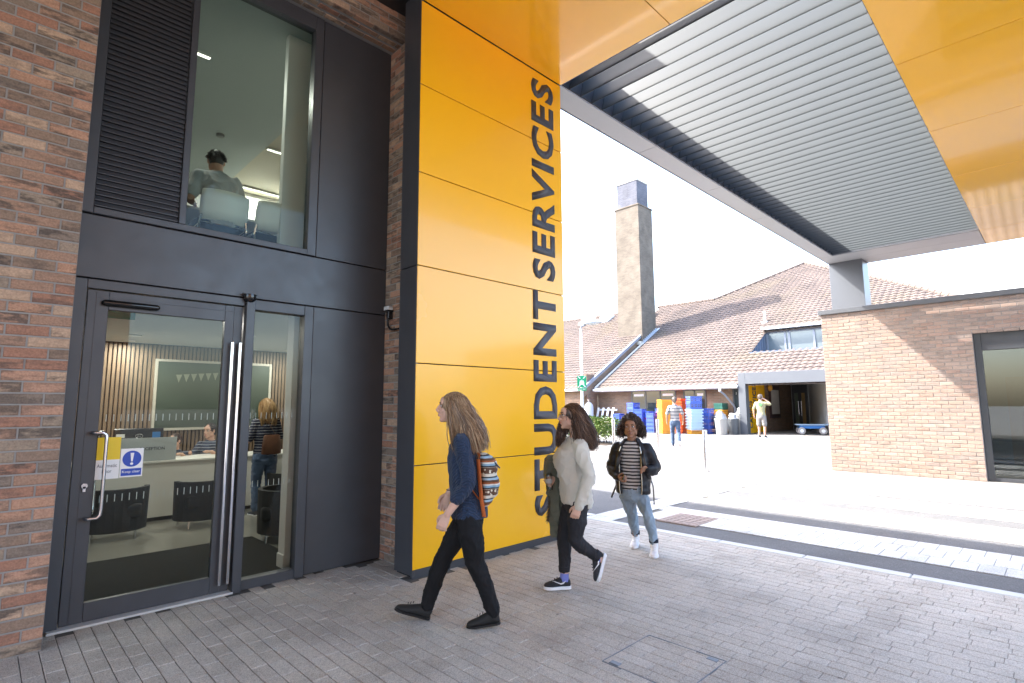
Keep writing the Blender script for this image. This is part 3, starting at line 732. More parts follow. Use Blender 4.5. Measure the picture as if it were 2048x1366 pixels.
def window(y0, y1, z0, z1, n=2, parent=CB):
    fr = MB(); w_ = 0.07; X = WX
    fr.box(X-0.03,X+0.05,y0,y1,z0,z0+w_); fr.box(X-0.03,X+0.05,y0,y1,z1-w_,z1); 
    for k in range(n+1):
        yy = y0 + (y1-y0-w_)*k/n; fr.box(X-0.028,X+0.05,yy,yy+w_,z0+w_,z1-w_)
    f = relC(fr).build('window', M_dark, parent)
    for k in range(n):
        ya = y0+w_+(y1-y0-w_)*k/n; yb = y0+(y1-y0-w_)*(k+1)/n
        relC(MB().box(X-0.012,X-0.004,ya,yb,z0+w_,z1-w_)).build('pane', M_paneD, f)
        if k % 2 == 0: relC(MB().box(X-0.020,X-0.014,ya+0.08,yb-0.1,z1-0.32,z1-0.2)).build('blind', M_white, f)
window(13.85, 16.5, 1.0, 2.36, 3); window(12.25, 13.45, 1.0, 2.34, 2); window(10.62, 10.95, 1.15, 2.36, 1)
# dormer cut into the slope
dz0, dz1 = zz(DX0)+0.05, 5.58
dm = MB()
dm.quad((DX0,DY1,dz0),(DXW+0.1,DY1,dz0),(DXW+0.1,DY1,dz1),(DXW,DY1,zz(DXW)+0.02))
dm.box(DX0-0.1,DXW+0.1,DY0,DY1+0.02,dz0-0.14,dz0-0.02)
relC(dm).build('dormer_cheek', mat('slate blue cladding', (0.10,0.13,0.19), 0.5, var=0.1), CB)
for k in range(6):
    X = DX0+0.25+k*0.35; relC(MB().box(X,X+0.03,DY1-0.025,DY1-0.004,dz0+0.01,dz0+S30*(X-DX0)-0.02 if S30*(X-DX0) > 0.05 else dz0+0.03)).build('cladding_rib', M_slate, CB)
df = MB(); df.box(DXW-0.02,DXW+0.08,DY0,DY1,dz0,dz0+0.12); df.box(DXW-0.02,DXW+0.08,DY0,DY1,dz1-0.26,dz1-0.06)
for yy in (DY1-0.12, DY1-1.02, DY1-1.22, DY1-2.4, DY0): df.box(DXW-0.018,DXW+0.08,yy,yy+0.10,dz0+0.12,dz1-0.26)
dwin = relC(df).build('dormer_window', M_slate, CB)
for a, b in ((DY1-0.92,DY1-0.12),(DY1-1.12,DY1-1.02),(DY1-2.3,DY1-1.22),(DY0+0.1,DY1-2.4)):
    relC(MB().box(DXW+0.02,DXW+0.03,a,b,dz0+0.12,dz1-0.26)).build('pane', mat('dormer pane',(0.16,0.19,0.20),0.08,spec=0.8), dwin)
relC(MB().box(DXW-0.35,DXW+0.1,DY0-0.1,DY1+0.1,dz1-0.06,dz1+0.06)).build('dormer_fascia', mat('pale dormer fascia',(0.60,0.62,0.65),0.5), CB)
vp = MB(); vp.cyl((30.9,11.4,zz(30.9)),(30.9,11.4,zz(30.9)+0.62),0.06,12); vp.box(30.75,31.05,11.25,11.55,zz(30.75)+0.02,zz(30.75)+0.15); relC(vp).build('vent_pipe', M_white, CB)
for yy, xx in ((23.6,32.9),(25.4,33.0)):
    sk = MB(); sk.obox((xx,yy,zz(xx,.55)+0.14),V((0.55*math.cos(R(30)),0,0.55*math.sin(R(30)))),(0,0.5,0),V((-0.1*0.5,0,0.1*0.87))); relC(sk).build('skylight', M_white, CB, bevel=0.05)
    sk = MB(); sk.ell((xx-0.1,yy,zz(xx,.55)+0.26),V((0.42*.87,0,0.42*.5)),(0,0.4,0),V((-0.09,0,0.16))); relC(sk).build('skylight_dome', mat('milky dome',(0.62,0.66,0.70),0.2), CB, smooth=True)
# porch
PX, PY1, PY0, PZ = 24.55, 10.40, 5.2, 3.0
g0 = 0.25
po = MB(); po.box(PX,PX+0.35,PY1-0.32,PY1,g0,PZ); po.box(PX,PX+0.35,PY0,PY1-0.32,PZ-0.50,PZ); po.box(PX+0.35,31.5,PY0,PY1,PZ-0.06,PZ)
porch = relC(po).build('porch', M_mid, CB, bevel=0.006)
relC(MB().box(PX+0.35,31.4,PY0,PY1,2.62,2.68)).build('porch_ceiling', mat('porch ceiling', (0.66,0.64,0.60), 0.6), porch)
M_yel2 = M_yel
yp = relC(MB().box(25.30,27.45,PY1-0.06,PY1,g0+0.02,2.62)).build('yellow_panel', M_yel2, porch)
relC(MB().box(27.45,31.2,PY1-0.03,PY1+0.25,g0,2.62)).build('side_wall', M_cbrick, porch)
nd = MB(); nd.box(28.0,29.3,PY1-0.10,PY1-0.035,0.9,2.5); nb = relC(nd).build('notice_board', mat('notice board frame',(0.06,0.03,0.03),0.5), porch)
relC(MB().box(28.15,29.15,PY1-0.112,PY1-0.102,1.1,2.3)).build('notice', mat('notice paper',(0.55,0.53,0.50),0.6), nb)
lg = MB(); lg.ell((27.9,PY1-0.16,2.4),(0.14,0,0),(0,0.12,0),(0,0,0.17)); relC(lg).build('wall_lamp', mat('amber lamp',(0.7,0.35,0.05),0.3), porch, smooth=True)
bw = MB(); bw.box(31.2,31.4,PY0,PY1+0.25,g0,2.62); relC(bw).build('back_wall', mat('light grey screen',(0.52,0.54,0.56),0.5), porch)
pd = MB(); ya, yb = 9.55, 10.30
pd.box(31.08,31.18,ya,yb,g0+0.02,g0+0.15); pd.box(31.08,31.18,ya,yb,2.18,2.62); pd.box(31.08,31.18,yb-0.12,yb,g0+0.15,2.18); pd.box(31.08,31.18,ya,ya+0.12,g0+0.15,2.18); pd.box(31.08,31.18,(ya+yb)/2-0.08,(ya+yb)/2+0.08,g0+0.15,2.18)
pdo = relC(pd).build('door', M_dark, porch)
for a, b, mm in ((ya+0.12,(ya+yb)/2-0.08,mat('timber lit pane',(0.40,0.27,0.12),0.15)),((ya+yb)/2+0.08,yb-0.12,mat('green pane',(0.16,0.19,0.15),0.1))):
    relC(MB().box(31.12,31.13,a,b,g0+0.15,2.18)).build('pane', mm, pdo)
hh = MB(); yh = (ya+yb)/2+0.05; hh.tube([(31.07,yh,1.0),(30.98,yh,1.0),(30.98,yh,1.75),(31.07,yh,1.75)],0.02,8); hh.tube([(31.07,yh-0.14,1.0),(30.98,yh-0.14,1.0),(30.98,yh-0.14,1.75),(31.07,yh-0.14,1.75)],0.02,8); relC(hh).build('door_handle', M_steel, pdo)
sc_ = MB(); sc_.prism([(31.2,9.5,g0),(26.2,7.2,g0),(26.2,7.2,2.62),(31.2,9.5,2.62)], None, (0.05,-0.12,0)); relC(sc_).build('screen_wall', mat('light grey screen',(0.52,0.54,0.56),0.5), porch)
def porch_letters(text, z0, z1, xlo, xhi):
    ws = []; mes = []
    for ch_ in text:
        if ch_ == ' ': ws.append(0.3); mes.append(None); continue
        me, wd = text_mesh(ch_, 1.0, M_letter, 0.01, 0.03); ws.append(wd); mes.append(me)
    gap = 0.14; tot = sum(ws)+gap*(len(ws)-1); k = (z1-z0)/tot; p = z0
    for wd, me in zip(ws, mes):
        if me:
            o = link('letter', me, yp); mm = Matrix(((0,-(xhi-xlo),0,0),(0,0,-1,0),(k,0,0,0),(0,0,0,1))); mm.translation = V((xhi,PY1-0.062,p))-CBO; o.matrix_local = mm
        p += (wd+gap)*k
porch_letters('CAMPUS', 0.50, 1.75, 25.45, 25.82); porch_letters('SERVICES', 0.95, 2.60, 25.95, 26.35)
# white low parapet of a further building
fb = thing('distant_building', 'long low white flat roof beyond the right hand brick wall', 'building', (35,0,0.25))
MB().box(0,6,-30,3.9,0,6.5).build('wall', M_cbrick, fb); MB().box(-0.3,6.3,-30,4.1,6.5,7.0).build('roof_edge', M_white, fb); MB().box(0.1,6.0,-30,3.7,7.0,7.22).build('roof', M_slate, fb)
# ------------------------------------------------------------------ rooms behind the glass
M_floor = mat('reception vinyl floor', (0.24,0.23,0.20), 0.25, var=0.08, vscale=2)
M_ceil = mat('ceiling paint', (0.62,0.63,0.60), 0.7)
M_upceil = mat('grey ceiling paint', (0.42,0.46,0.44), 0.7)
M_beige = mat('cream ceiling paint', (0.55,0.50,0.40), 0.7)
IR = YF+0.31
rmf = MB().box(-2.5,4.95,YF+0.10,10.4,-0.02,0.004).build('reception_floor', M_floor, EB)
MB().box(-2.5,4.95,YF+0.10,10.4,2.60,2.90).build('reception_ceiling', M_ceil, EB)
MB().box(-2.7,-2.5,YF+0.10,10.4,-0.02,5.7).build('inner_wall', M_white, EB)
MB().box(4.80,4.95,IR,10.4,-0.02,5.7).build('inner_wall', M_white, EB)
MB().box(-2.5,4.95,10.4,10.6,-0.02,5.7).build('inner_wall', M_white, EB)
MB().box(-2.5,0.40,IR,IR+0.12,0.0,5.7).build('inner_wall', M_white, EB)
MB().box(2.42,4.80,IR,IR+0.12,0.0,5.7).build('inner_wall', M_white, EB)
wc = MB().box(2.234,2.41,5.47,5.62,0.0,2.6).build('white_reveal', M_white, EB)
MB().box(2.222,2.41,5.465,5.625,0.0,0.14).build('skirting', M_white, EB, bevel=0.004)
MB().box(2.06,2.41,5.50,5.58,2.95,5.55).build('white_reveal', M_white, EB)
MB().box(-2.5,2.84,YF+0.10,10.4,5.55,5.70).build('upper_ceiling', M_upceil, EB)
MB().box(2.84,4.80,IR,10.4,5.56,5.70).build('upper_ceiling', M_beige, EB)
# ribbed timber back wall
M_slat = mat('timber slat', (0.20,0.135,0.085), 0.55, var=0.30, vscale=7)
sw = MB().box(0.4,4.8,10.36,10.40,0.0,2.6).build('slat_wall', M_darkgap, EB)
sl_ = MB().box(-0.019,0.019,-0.02,0.02,0.0,2.585).mesh('timber_slat', M_slat)
x = 0.8
while x < 4.75: link('timber_slat', sl_, sw, (x,10.335,0)); x += 0.058
mt = thing('door_mat', 'long dark ribbed entrance mat inside the glass door', 'mat', (1.3,6.25,0.004))
M_mat = mat('mat ribs', (0.035,0.035,0.033), 0.95, bmp=0.3, bscale=300)
MB().box(-1.2,1.2,-0.95,0.85,0,0.006).build('mat_base', M_mat, mt)
for k in range(60): MB().box(-1.19,1.19,-0.94+k*0.0298,-0.925+k*0.0298,0.006,0.012).build('mat_rib', M_mat, mt)
# lamps that are lit in the photograph
def lamp(o, name, size, energy, loc, col=(1,0.96,0.90), sy=None):
    l = bpy.data.lights.new(name, 'AREA'); l.energy = energy; l.color = col; l.size = size
    if sy: l.shape = 'RECTANGLE'; l.size_y = sy
    b = bpy.data.objects.new(name, l); COL.objects.link(b); b.parent = o; b.location = loc; return b
M_lamp = mat('lit diffuser', (0.9,0.9,0.85), 0.5, emit=(1,0.93,0.80), estr=0.6)
for i, (x, y, q) in enumerate(((1.5,9.2,'nearer recessed downlight above the reception desk'),(1.55,10.0,'recessed downlight close to the timber slat wall'),(3.9,9.7,'recessed downlight seen through the narrow sidelight'),(2.7,8.2,'recessed downlight above the standing visitor'),(1.2,6.8,'recessed downlight just inside the entrance door'))):
    t = thing('downlight', q, 'ceiling light', (x,y,2.597), group='downlights in the reception ceiling')
    b = MB(); b.lathe((0,0,-0.012),[(0.085,0.012),(0.085,0),(0.07,0)],20); b.build('rim', M_white, t)
    MB().lathe((0,0,-0.006),[(0.068,0),(0.068,0.002)],20).build('diffuser', M_lamp, t)
    lamp(t, 'downlight_glow', 0.14, 2.6, (0,0,-0.03))
for i, (x0, x1, y, q) in enumerate(((2.86,3.32,8.3,'short lit strip light nearest the upper window, on the cream ceiling'),(3.09,4.03,10.1,'long lit strip light deepest in the upper room'),(1.42,1.56,6.5,'tiny lit strip light at the left of the upper window'),(1.0,1.23,6.51,'lit strip light glimpsed through the ventilation louvre'))):
    t = thing('strip_light', q, 'ceiling light', ((x0+x1)/2,y,5.545), group='strip lights in the upper room'); L_ = (x1-x0)/2
    MB().box(-L_-0.01,L_+0.01,-0.03,0.03,-0.02,0.004).build('housing', M_white, t); MB().box(-L_,L_,-0.022,0.022,-0.024,-0.0205).build('diffuser', M_lamp, t)
    lamp(t, 'strip_glow', L_*2, 8*max(0.3,L_*2), (0,0,-0.04), (1,0.95,0.86), 0.05)
# exit sign just inside
ex = thing('exit_sign', 'small green exit sign hanging inside above the glass door', 'sign', (0.83,5.9,2.42)); MB().box(-0.12,0.12,-0.012,0.012,-0.05,0.10).build('plate', mat('exit green',(0.02,0.22,0.12),0.4), ex, bevel=0.003)
# reception desk
dsk = thing('reception_desk', 'long white reception desk in front of the timber slat wall', 'desk', (2.6,9.4,0))
MB().box(-1.7,1.3,-0.40,-0.34,0.06,0.80).build('front_panel', mat('white laminate',(0.72,0.71,0.66),0.4), dsk, bevel=0.004); MB().box(-1.68,1.28,-0.36,-0.32,0,0.06).build('plinth', M_dark, dsk)
MB().box(-1.72,1.32,-0.43,0.35,0.80,0.83).build('worktop', mat('white laminate',(0.72,0.71,0.66),0.4), dsk, bevel=0.004)
for a in (-1.65, 1.2): MB().box(a,a+0.05,-0.33,0.33,0,0.80).build('side_panel', M_white, dsk)
gs = MB().box(-1.22,-0.54,-0.41,-0.395,0.832,1.155).build('screen', mat('frosted screen',(0.45,0.49,0.49),0.3), dsk)
me, wd = text_mesh('RECEPTION', 0.042, M_letter, 0.001, 0.015); o = link('lettering', me, dsk); place_flat(o, (-0.98,-0.4115,0.985), (1,0,0), (0,0,1))
mo = thing('monitor', 'wide black computer monitor on the reception desk, seen from behind', 'monitor', (1.66,9.35,0.832))
MB().box(-0.30,0.30,-0.02,0.025,0.09,0.445).build('back_cover', M_black, mo, bevel=0.01); MB().box(-0.03,0.03,0.0,0.03,0.0,0.12).build('stand', M_black, mo); MB().box(-0.11,0.11,-0.08,0.08,0.0,0.012).build('foot', M_black, mo)
b = MB(); b.tube([V((0.045*math.cos(t),-0.0215,0.335+0.03*math.sin(t))) for t in [2*math.pi*k/20 for k in range(21)]],0.003,6); b.build('logo_ring', M_steel, mo)
me, wd = text_mesh('DELL', 0.016, M_steel, 0.001, 0.01); o = link('logo', me, mo); place_flat(o, (-0.024,-0.0215,0.327), (1,0,0), (0,0,1))
MB().box(-0.27,-0.17,-0.023,-0.0205,0.32,0.37).build('asset_label', M_white, mo); MB().box(0.16,0.26,-0.023,-0.0205,0.30,0.39).build('blue_sticker', mat('blue sticker',(0.03,0.16,0.42),0.5), mo)
# pin board
pb = thing('display_board', 'large dark green framed display board on the timber slat wall', 'board', (2.9,10.30,1.78))
MB().box(-0.88,0.88,-0.012,0.012,-0.54,0.54).build('green_face', mat('board green',(0.045,0.065,0.045),0.5,var=0.3,vscale=2), pb)
for a in ((-0.92,0.92,-0.58,-0.54),(-0.92,0.92,0.54,0.58),(-0.92,-0.88,-0.54,0.54),(0.88,0.92,-0.54,0.54)): MB().box(a[0],a[1],-0.02,0.014,a[2],a[3]).build('frame', mat('pale frame',(0.50,0.47,0.40),0.5), pb)
for k in range(6):
    x = -0.62+k*0.11; MB().prism([(x,-0.016,0.33+0.01*k),(x+0.09,-0.016,0.335+0.01*k),(x+0.045,-0.016,0.20+0.01*k)],None,(0,0.003,0)).build('bunting_flag', mat('faded bunting',(0.22,0.24,0.18),0.8), pb)
# armchairs
M_chair = mat('charcoal upholstery', (0.030,0.031,0.034), 0.85, var=0.15, vscale=20, bmp=0.15, bscale=400)
def armchair(x, y, rz, label):
    t = thing('armchair', label, 'armchair', (x,y,0.004), rz, 'charcoal tub chairs in the reception')
    b = MB(); b.box(-0.27,0.27,-0.26,0.26,0.26,0.42); b.build('seat', M_chair, t, bevel=0.04, seg=3)
    b = MB(); pts = []
    for k in range(15):
        a = R(-10+200*k/14); pts.append((0.33*math.cos(a),0.30*math.sin(a)-0.02))
    for k in range(14):
        (xa,ya),(xb,yb) = pts[k], pts[k+1]; b.add([(xa*0.84,ya*0.84,0.1),(xa,ya,0.1),(xb,yb,0.1),(xb*0.84,yb*0.84,0.1),(xa*0.86,ya*0.86,0.60),(xa*1.03,ya*1.03,0.60),(xb*1.03,yb*1.03,0.60),(xb*0.86,yb*0.86,0.60)],[(0,3,2,1),(4,5,6,7),(1,2,6,5),(0,4,7,3)] + ([(0,1,5,4)] if k==0 else []) + ([(2,3,7,6)] if k==13 else []))
    b.build('backrest', M_chair, t, smooth=True)
    for sx in (-1,1):
        for sy in (-1,1): MB().cyl((sx*0.22,sy*0.2,0),(sx*0.2,sy*0.18,0.26),0.014,8).build('leg', M_steel, t)
armchair(1.28,8.25,R(170),'charcoal tub chair left of the door handle, against the white desk front'); armchair(2.25,8.30,R(185),'charcoal tub chair in the middle of the white desk front'); armchair(2.72,6.75,R(75),'charcoal tub chair nearest the narrow sidelight'); armchair(3.45,8.3,R(180),'charcoal tub chair beyond the standing blonde visitor')
# upper room furniture
UF = 2.905
MB().box(-2.5,4.80,IR,10.4,2.90,UF).build('upper_floor', mat('carpet grey',(0.10,0.10,0.11),0.95), EB)
ud = thing('study_desk', 'white topped study desk behind the upper window', 'desk', (1.9,6.45,UF))
MB().box(-0.85,0.75,-0.33,0.35,0.70,0.73).build('desk_top', M_white, ud, bevel=0.004)
for sx in (-0.8,0.7):
    for sy in (-0.28,0.3): MB().box(sx-0.02,sx+0.02,sy-0.02,sy+0.02,0,0.70).build('leg', M_dark, ud)
MB().box(-0.78,0.68,0.26,0.28,0.35,0.68).build('modesty_panel', mat('desk screen grey',(0.2,0.2,0.2),0.6), ud)
M_chw = mat('white chair shell', (0.86,0.85,0.78), 0.35)
def study_chair(x, y, rz, label):
    t = thing('study_chair', label, 'chair', (x,y,UF), rz, 'white backed study chairs')
    b = MB(); n = 10; vs = []
    for zi, z in enumerate((0.46,0.56,0.66,0.755)):
        for k in range(n+1):
            u = -1+2*k/n; w_ = 0.205+0.012*math.sin(zi); vs.append((u*w_, -0.03+0.05*(u*u)*1.0 - 0.06*(zi/3), z + (0.0 if zi<3 else -0.012*u**4)))
    fs = [(r_*(n+1)+k, r_*(n+1)+k+1, (r_+1)*(n+1)+k+1, (r_+1)*(n+1)+k) for r_ in range(3) for k in range(n)]
    b.add(vs, fs); bo = b.build('back_shell', M_chw, t, smooth=True); md = bo.modifiers.new('thick','SOLIDIFY'); md.thickness = 0.012
    b = MB(); b.box(-0.21,0.21,0.02,0.43,0.425,0.45); b.build('seat', mat('blue seat pad',(0.03,0.07,0.13),0.8), t, bevel=0.012, seg=2)
    for sx in (-1,1):
        MB().tube([(sx*0.2,-0.02,0.5),(sx*0.212,0.0,0.40),(sx*0.22,-0.05,0.0)],0.011,8).build('leg', M_chrome, t); MB().tube([(sx*0.21,0.02,0.41),(sx*0.21,0.40,0.41),(sx*0.22,0.44,0.0)],0.011,8).build('leg', M_chrome, t)
    MB().tube([(-0.205,-0.02,0.43),(0.205,-0.02,0.43)],0.009,8).build('crossbar', M_chrome, t)
study_chair(1.56,5.62,0,'white backed chair the man upstairs sits on'); study_chair(2.05,5.60,R(4),'empty white backed chair beside the seated man upstairs')
ud2 = thing('smoke_detector', 'small round smoke detector on the grey upper ceiling', 'smoke detector', (2.207,8.355,5.55)); MB().lathe((0,0,0),[(0.03,-0.045),(0.05,-0.035),(0.055,0.002)],20).build('housing', mat('detector grey',(0.25,0.25,0.24),0.5), ud2, smooth=True)

# ------------------------------------------------------------------ fittings on the entrance front
t = thing('door_sensor', 'long black automatic door sensor bar above the glass door', 'sensor', (0.80,YF+0.012,2.385))
b = MB(); b.tube([(-0.17,-0.02,0),(0.17,-0.02,0)],0.024,14,round_ends=True); b.build('housing', mat('glossy black',(0.01,0.01,0.011),0.12), t, smooth=True); MB().box(-0.165,0.165,-0.01,0.0,-0.026,0.026).build('base', M_black, t)
t = thing('dome_camera', 'small black security dome camera over the door mullion', 'camera', (1.676,YF-0.03,2.562))
b = MB(); b.lathe((0,0,0),[(0.052,0.03),(0.055,0.0),(0.050,-0.022),(0.034,-0.042),(0.012,-0.052)],24); b.build('dome', mat('glossy black',(0.01,0.01,0.011),0.12), t, smooth=True); MB().box(-0.06,0.06,-0.03,0.02,0.03,0.04).build('base', M_dark, t)
t = thing('wall_socket', 'white topped black outdoor cable box with looping cable on the brick strip', 'cable box', (3.10,5.03,2.60))
MB().box(-0.07,-0.005,-0.045,0.045,0.0,0.045).build('lid', mat('frosted cap',(0.6,0.63,0.64),0.4), t, bevel=0.006); MB().box(-0.075,-0.005,-0.05,0.05,-0.012,0.0).build('rim', M_black, t); MB().box(-0.06,-0.005,-0.04,0.005,-0.09,-0.012).build('bracket', M_black, t, bevel=0.004)
b = MB(); b.tube([(-0.035,0.015,-0.01),(-0.035,0.016,-0.09),(-0.035,0.006,-0.16),(-0.035,-0.03,-0.20),(-0.035,-0.09,-0.215),(-0.03,-0.20,-0.215)],0.011,10); b.build('cable', M_black, t, smooth=True)
# door stickers
M_sy = mat('sign yellow',(0.80,0.55,0.01),0.4); M_sb = mat('sign blue',(0.012,0.06,0.40),0.4); M_sw = mat('sign white',(0.80,0.80,0.78),0.4)
gy = y0+0.018
t = thing('door_sign', 'yellow and white Automatic Door sign on the glass behind the pull handle', 'sign', (0.655,gy-0.003,1.035))
MB().box(0.004,0.152,0,0.0025,0,0.315).build('plate', M_sw, t); MB().box(0.004,0.152,-0.0008,0.0,0.145,0.315).build('yellow_field', M_sy, t)
for s_, zz_, xx_ in (('Automatic',0.088,0.012),('Door',0.046,0.045)):
    me, wd = text_mesh(s_, 0.026, M_letter, 0.0008, 0.0, width=0.125 if s_=='Automatic' else 0.06); o = link('lettering', me, t); place_flat(o, (xx_,-0.0006,zz_), (1,0,0), (0,0,1))
t = thing('door_sign', 'white Keep clear sign with blue exclamation disc on the door glass', 'sign', (0.81,gy-0.003,1.035))
MB().box(0.002,0.150,0,0.0025,0.004,0.222).build('plate', M_sw, t); MB().box(0.010,0.142,-0.0008,0,0.014,0.068).build('blue_field', M_sb, t, bevel=0.004)
b = MB(); b.loft([(V((0.076,yy,0.143)),V((0.062,0,0)),V((0,0,0.062))) for yy in (0.0,-0.0010)],32); b.build('blue_disc', M_sb, t)
b = MB(); b.prism([(0.064,-0.002,0.188),(0.088,-0.002,0.188),(0.081,-0.002,0.122),(0.071,-0.002,0.122)],None,(0,0.001,0)); b.loft([(V((0.076,yy,0.105)),V((0.010,0,0)),V((0,0,0.010))) for yy in (-0.001,-0.002)],16); b.build('exclamation_mark', M_sw, t)
me, wd = text_mesh('Keep clear', 0.026, M_sw, 0.0008, 0.01, width=0.118); o = link('lettering', me, t); place_flat(o, (0.017,-0.0014,0.029), (1,0,0), (0,0,1))

# ------------------------------------------------------------------ forecourt things
def bollard(x, y, q):
    t = thing('bollard', q, 'bollard', (x,y,gz(x)), group='steel bollards along the forecourt')
    b = MB(); b.lathe((0,0,0),[(0.055,0),(0.055,0.93),(0.050,0.945),(0.03,0.952)],20); b.build('post', M_steel, t, smooth=True); MB().lathe((0,0,0),[(0.075,0),(0.075,0.012)],20).build('base_plate', M_steel, t)
bollard(12.1,5.96,'nearest steel bollard standing alone on the bright forecourt'); bollard(16.2,9.62,'steel bollard just right of the curly haired walker'); bollard(15.75,11.07,'steel bollard in front of the flowering hedge')
lp_ = thing('lamp_post', 'slim white lamp post with tilted lantern and green assembly point sign', 'lamp post', (18,14.2,gz(18)))
b = MB(); b.cyl((0,0,0),(0,0,4.62),0.065,14,0.05); b.build('pole', M_white, lp_, smooth=True)
b = MB(); b.tube([(0,0,4.6),(0.0,-0.02,4.72),(0.12,-0.16,4.78)],0.035,8); b.build('arm', M_slate, lp_)
dv = V((0.35,-0.93,0)).normalized(); b = MB(); c0 = V((0.12,-0.16,4.82))
b.loft([(c0+dv*s_+V((0,0,h_)), V((dv.y,-dv.x,0))*w_, V((0,0,1))*q_) for s_,w_,q_,h_ in ((-0.1,0.05,0.03,0),(0.05,0.15,0.07,0.04),(0.3,0.2,0.12,0.06),(0.55,0.17,0.08,0.06),(0.72,0.06,0.03,0.05))],14); b.build('lantern', mat('lantern grey',(0.45,0.50,0.55),0.25), lp_, smooth=True)
# sign faces the camera side (-X -Y)
sx, sy = V((0.62,-0.78,0)).normalized(), V((0,0,1)); sn_ = sx.cross(sy)
def sp(u, v_, d=0): return V((0,0,2.0)) + sn_*(0.085+d) + sx*u + sy*v_
def splate(pts, d, name, m, th=0.004):
    MB().prism([sp(u,v_,d) for u,v_ in pts], None, sn_*th).build(name, m, lp_)
M_sg = mat('sign green',(0.0,0.32,0.14),0.4)
splate([(-0.19,0.14),(0.19,0.14),(0.19,0.62),(-0.19,0.62)],0,'sign_plate',M_sg); splate([(-0.19,0.0),(0.19,0.0),(0.19,0.115),(-0.19,0.115)],0,'sign_plate',M_sg)
for cx in (-0.06,0.0,0.06):
    hh_ = 0.0 if cx else 0.03
    splate([(cx-0.035,0.25),(cx+0.035,0.25),(cx+0.03,0.38+hh_),(cx-0.03,0.38+hh_)],0.005+ (0.002 if cx==0 else 0),'figure_body',M_sw,0.002)
    splate([(cx+0.022*math.cos(a),0.405+hh_+0.022*math.sin(a)) for a in [2*math.pi*k/10 for k in range(10)]],0.005+(0.002 if cx==0 else 0),'figure_head',M_sw,0.002)
for ax_, ay_ in ((-1,1),(1,1),(-1,-1),(1,-1)):
    ox, oy = ax_*0.10, 0.375+ay_*0.17; tx, ty = -ax_, -ay_
    splate([(ox+tx*0.045,oy+ty*0.045),(ox+tx*0.045-tx*0.05,oy+ty*0.045),(ox-tx*0.05+0,oy-ty*0.01) if False else (ox+tx*0.045,oy+ty*0.045-ty*0.05)],0.005,'arrow_head',M_sw,0.002)
    splate([(ox-tx*0.05-0.012,oy-ty*0.05+0.012*ax_*ay_),(ox-tx*0.05+0.012,oy-ty*0.05-0.012*ax_*ay_),(ox+tx*0.03+0.012,oy+ty*0.03-0.012*ax_*ay_),(ox+tx*0.03-0.012,oy+ty*0.03+0.012*ax_*ay_)],0.0075,'arrow_shaft',M_sw,0.002)
me, wd = text_mesh('ASSEMBLY POINT', 0.05, M_sw, 0.002, 0.01, width=0.3); o = link('lettering', me, lp_); place_flat(o, sp(-0.15,0.033,0.006), sx, sy)

# crates
def crate_mesh(name, l, w_, h, m, rows=3, cols=5, ins=0.022):
    """stacking crate: tapered slotted walls on a floor, corner posts and a proud rim"""
    b = MB(); t_ = 0.016; b.box(-l/2+0.03,l/2-0.03,-w_/2+0.03,w_/2-0.03,0,0.02)
    zt = h-(max(0.02,0.16*h) if h > 0.18 else 0.42*h); zs = [0.02+(zt-0.02)*k/rows for k in range(rows+1)]
    def wall(fix, span, ax):
        for sg in (-1,1):
            for k in range(rows):
                a = zs[k]+ (0 if k == 0 else (zs[1]-zs[0])*0.48); e = sg*(fix/2-ins)
                if ax == 'y': b.box(-span/2+ins,span/2-ins,e-t_/2,e+t_/2,a,zs[k+1])
                else: b.box(e-t_/2,e+t_/2,-span/2+ins,span/2-ins,a,zs[k+1])
            n = cols if ax == 'y' else max(2,cols-2)
            for c_ in range(n+1):
                p = -span/2+ins+(span-2*ins-0.028)*c_/n; e = sg*(fix/2-ins+0.004)
                if ax == 'y': b.box(p,p+0.028,e-t_/2,e+t_/2,0.015,zt)
                else: b.box(e-t_/2,e+t_/2,p,p+0.028,0.015,zt)
            e = sg*(fix/2-0.012)
            if ax == 'y': b.box(-span/2,span/2,e-0.012,e+0.012,zt,h)
            else: b.box(e-0.012,e+0.012,-span/2+0.024,span/2-0.024,zt,h)
    wall(w_, l, 'y'); wall(l, w_, 'x')
    return b.mesh(name, m)
M_cblue = mat('blue crate plastic',(0.06,0.12,0.46),0.4); M_cor = mat('orange tray plastic',(0.80,0.34,0.03),0.4); M_cred = mat('red orange tray plastic',(0.75,0.10,0.02),0.4); M_clt = mat('pale blue crate plastic',(0.42,0.58,0.70),0.4); M_cgr = mat('dark green crate plastic',(0.03,0.12,0.09),0.4); M_crd = mat('crimson crate plastic',(0.55,0.03,0.10),0.4)
cm_ = {'blue':crate_mesh('crate',0.60,0.42,0.30,M_cblue,3,3), 'lowblue':crate_mesh('crate',0.60,0.42,0.20,M_cblue,2), 'orange':crate_mesh('tray',0.62,0.62,0.095,M_cor,1,3,0.06), 'red':crate_mesh('tray',0.5,0.42,0.14,M_cred,1,3,0.05), 'pale':crate_mesh('crate',0.62,0.55,0.14,M_clt,1,6,0.05), 'green':crate_mesh('crate',0.60,0.42,0.16,M_cgr,1,4), 'orangeb':crate_mesh('crate',0.60,0.42,0.19,M_cor,2,4), 'crimson':crate_mesh('crate',0.5,0.4,0.14,M_crd,1,3)}
CH = {'blue':0.285,'lowblue':0.185,'orange':0.092,'red':0.135,'pale':0.135,'green':0.155,'orangeb':0.18,'crimson':0.135}
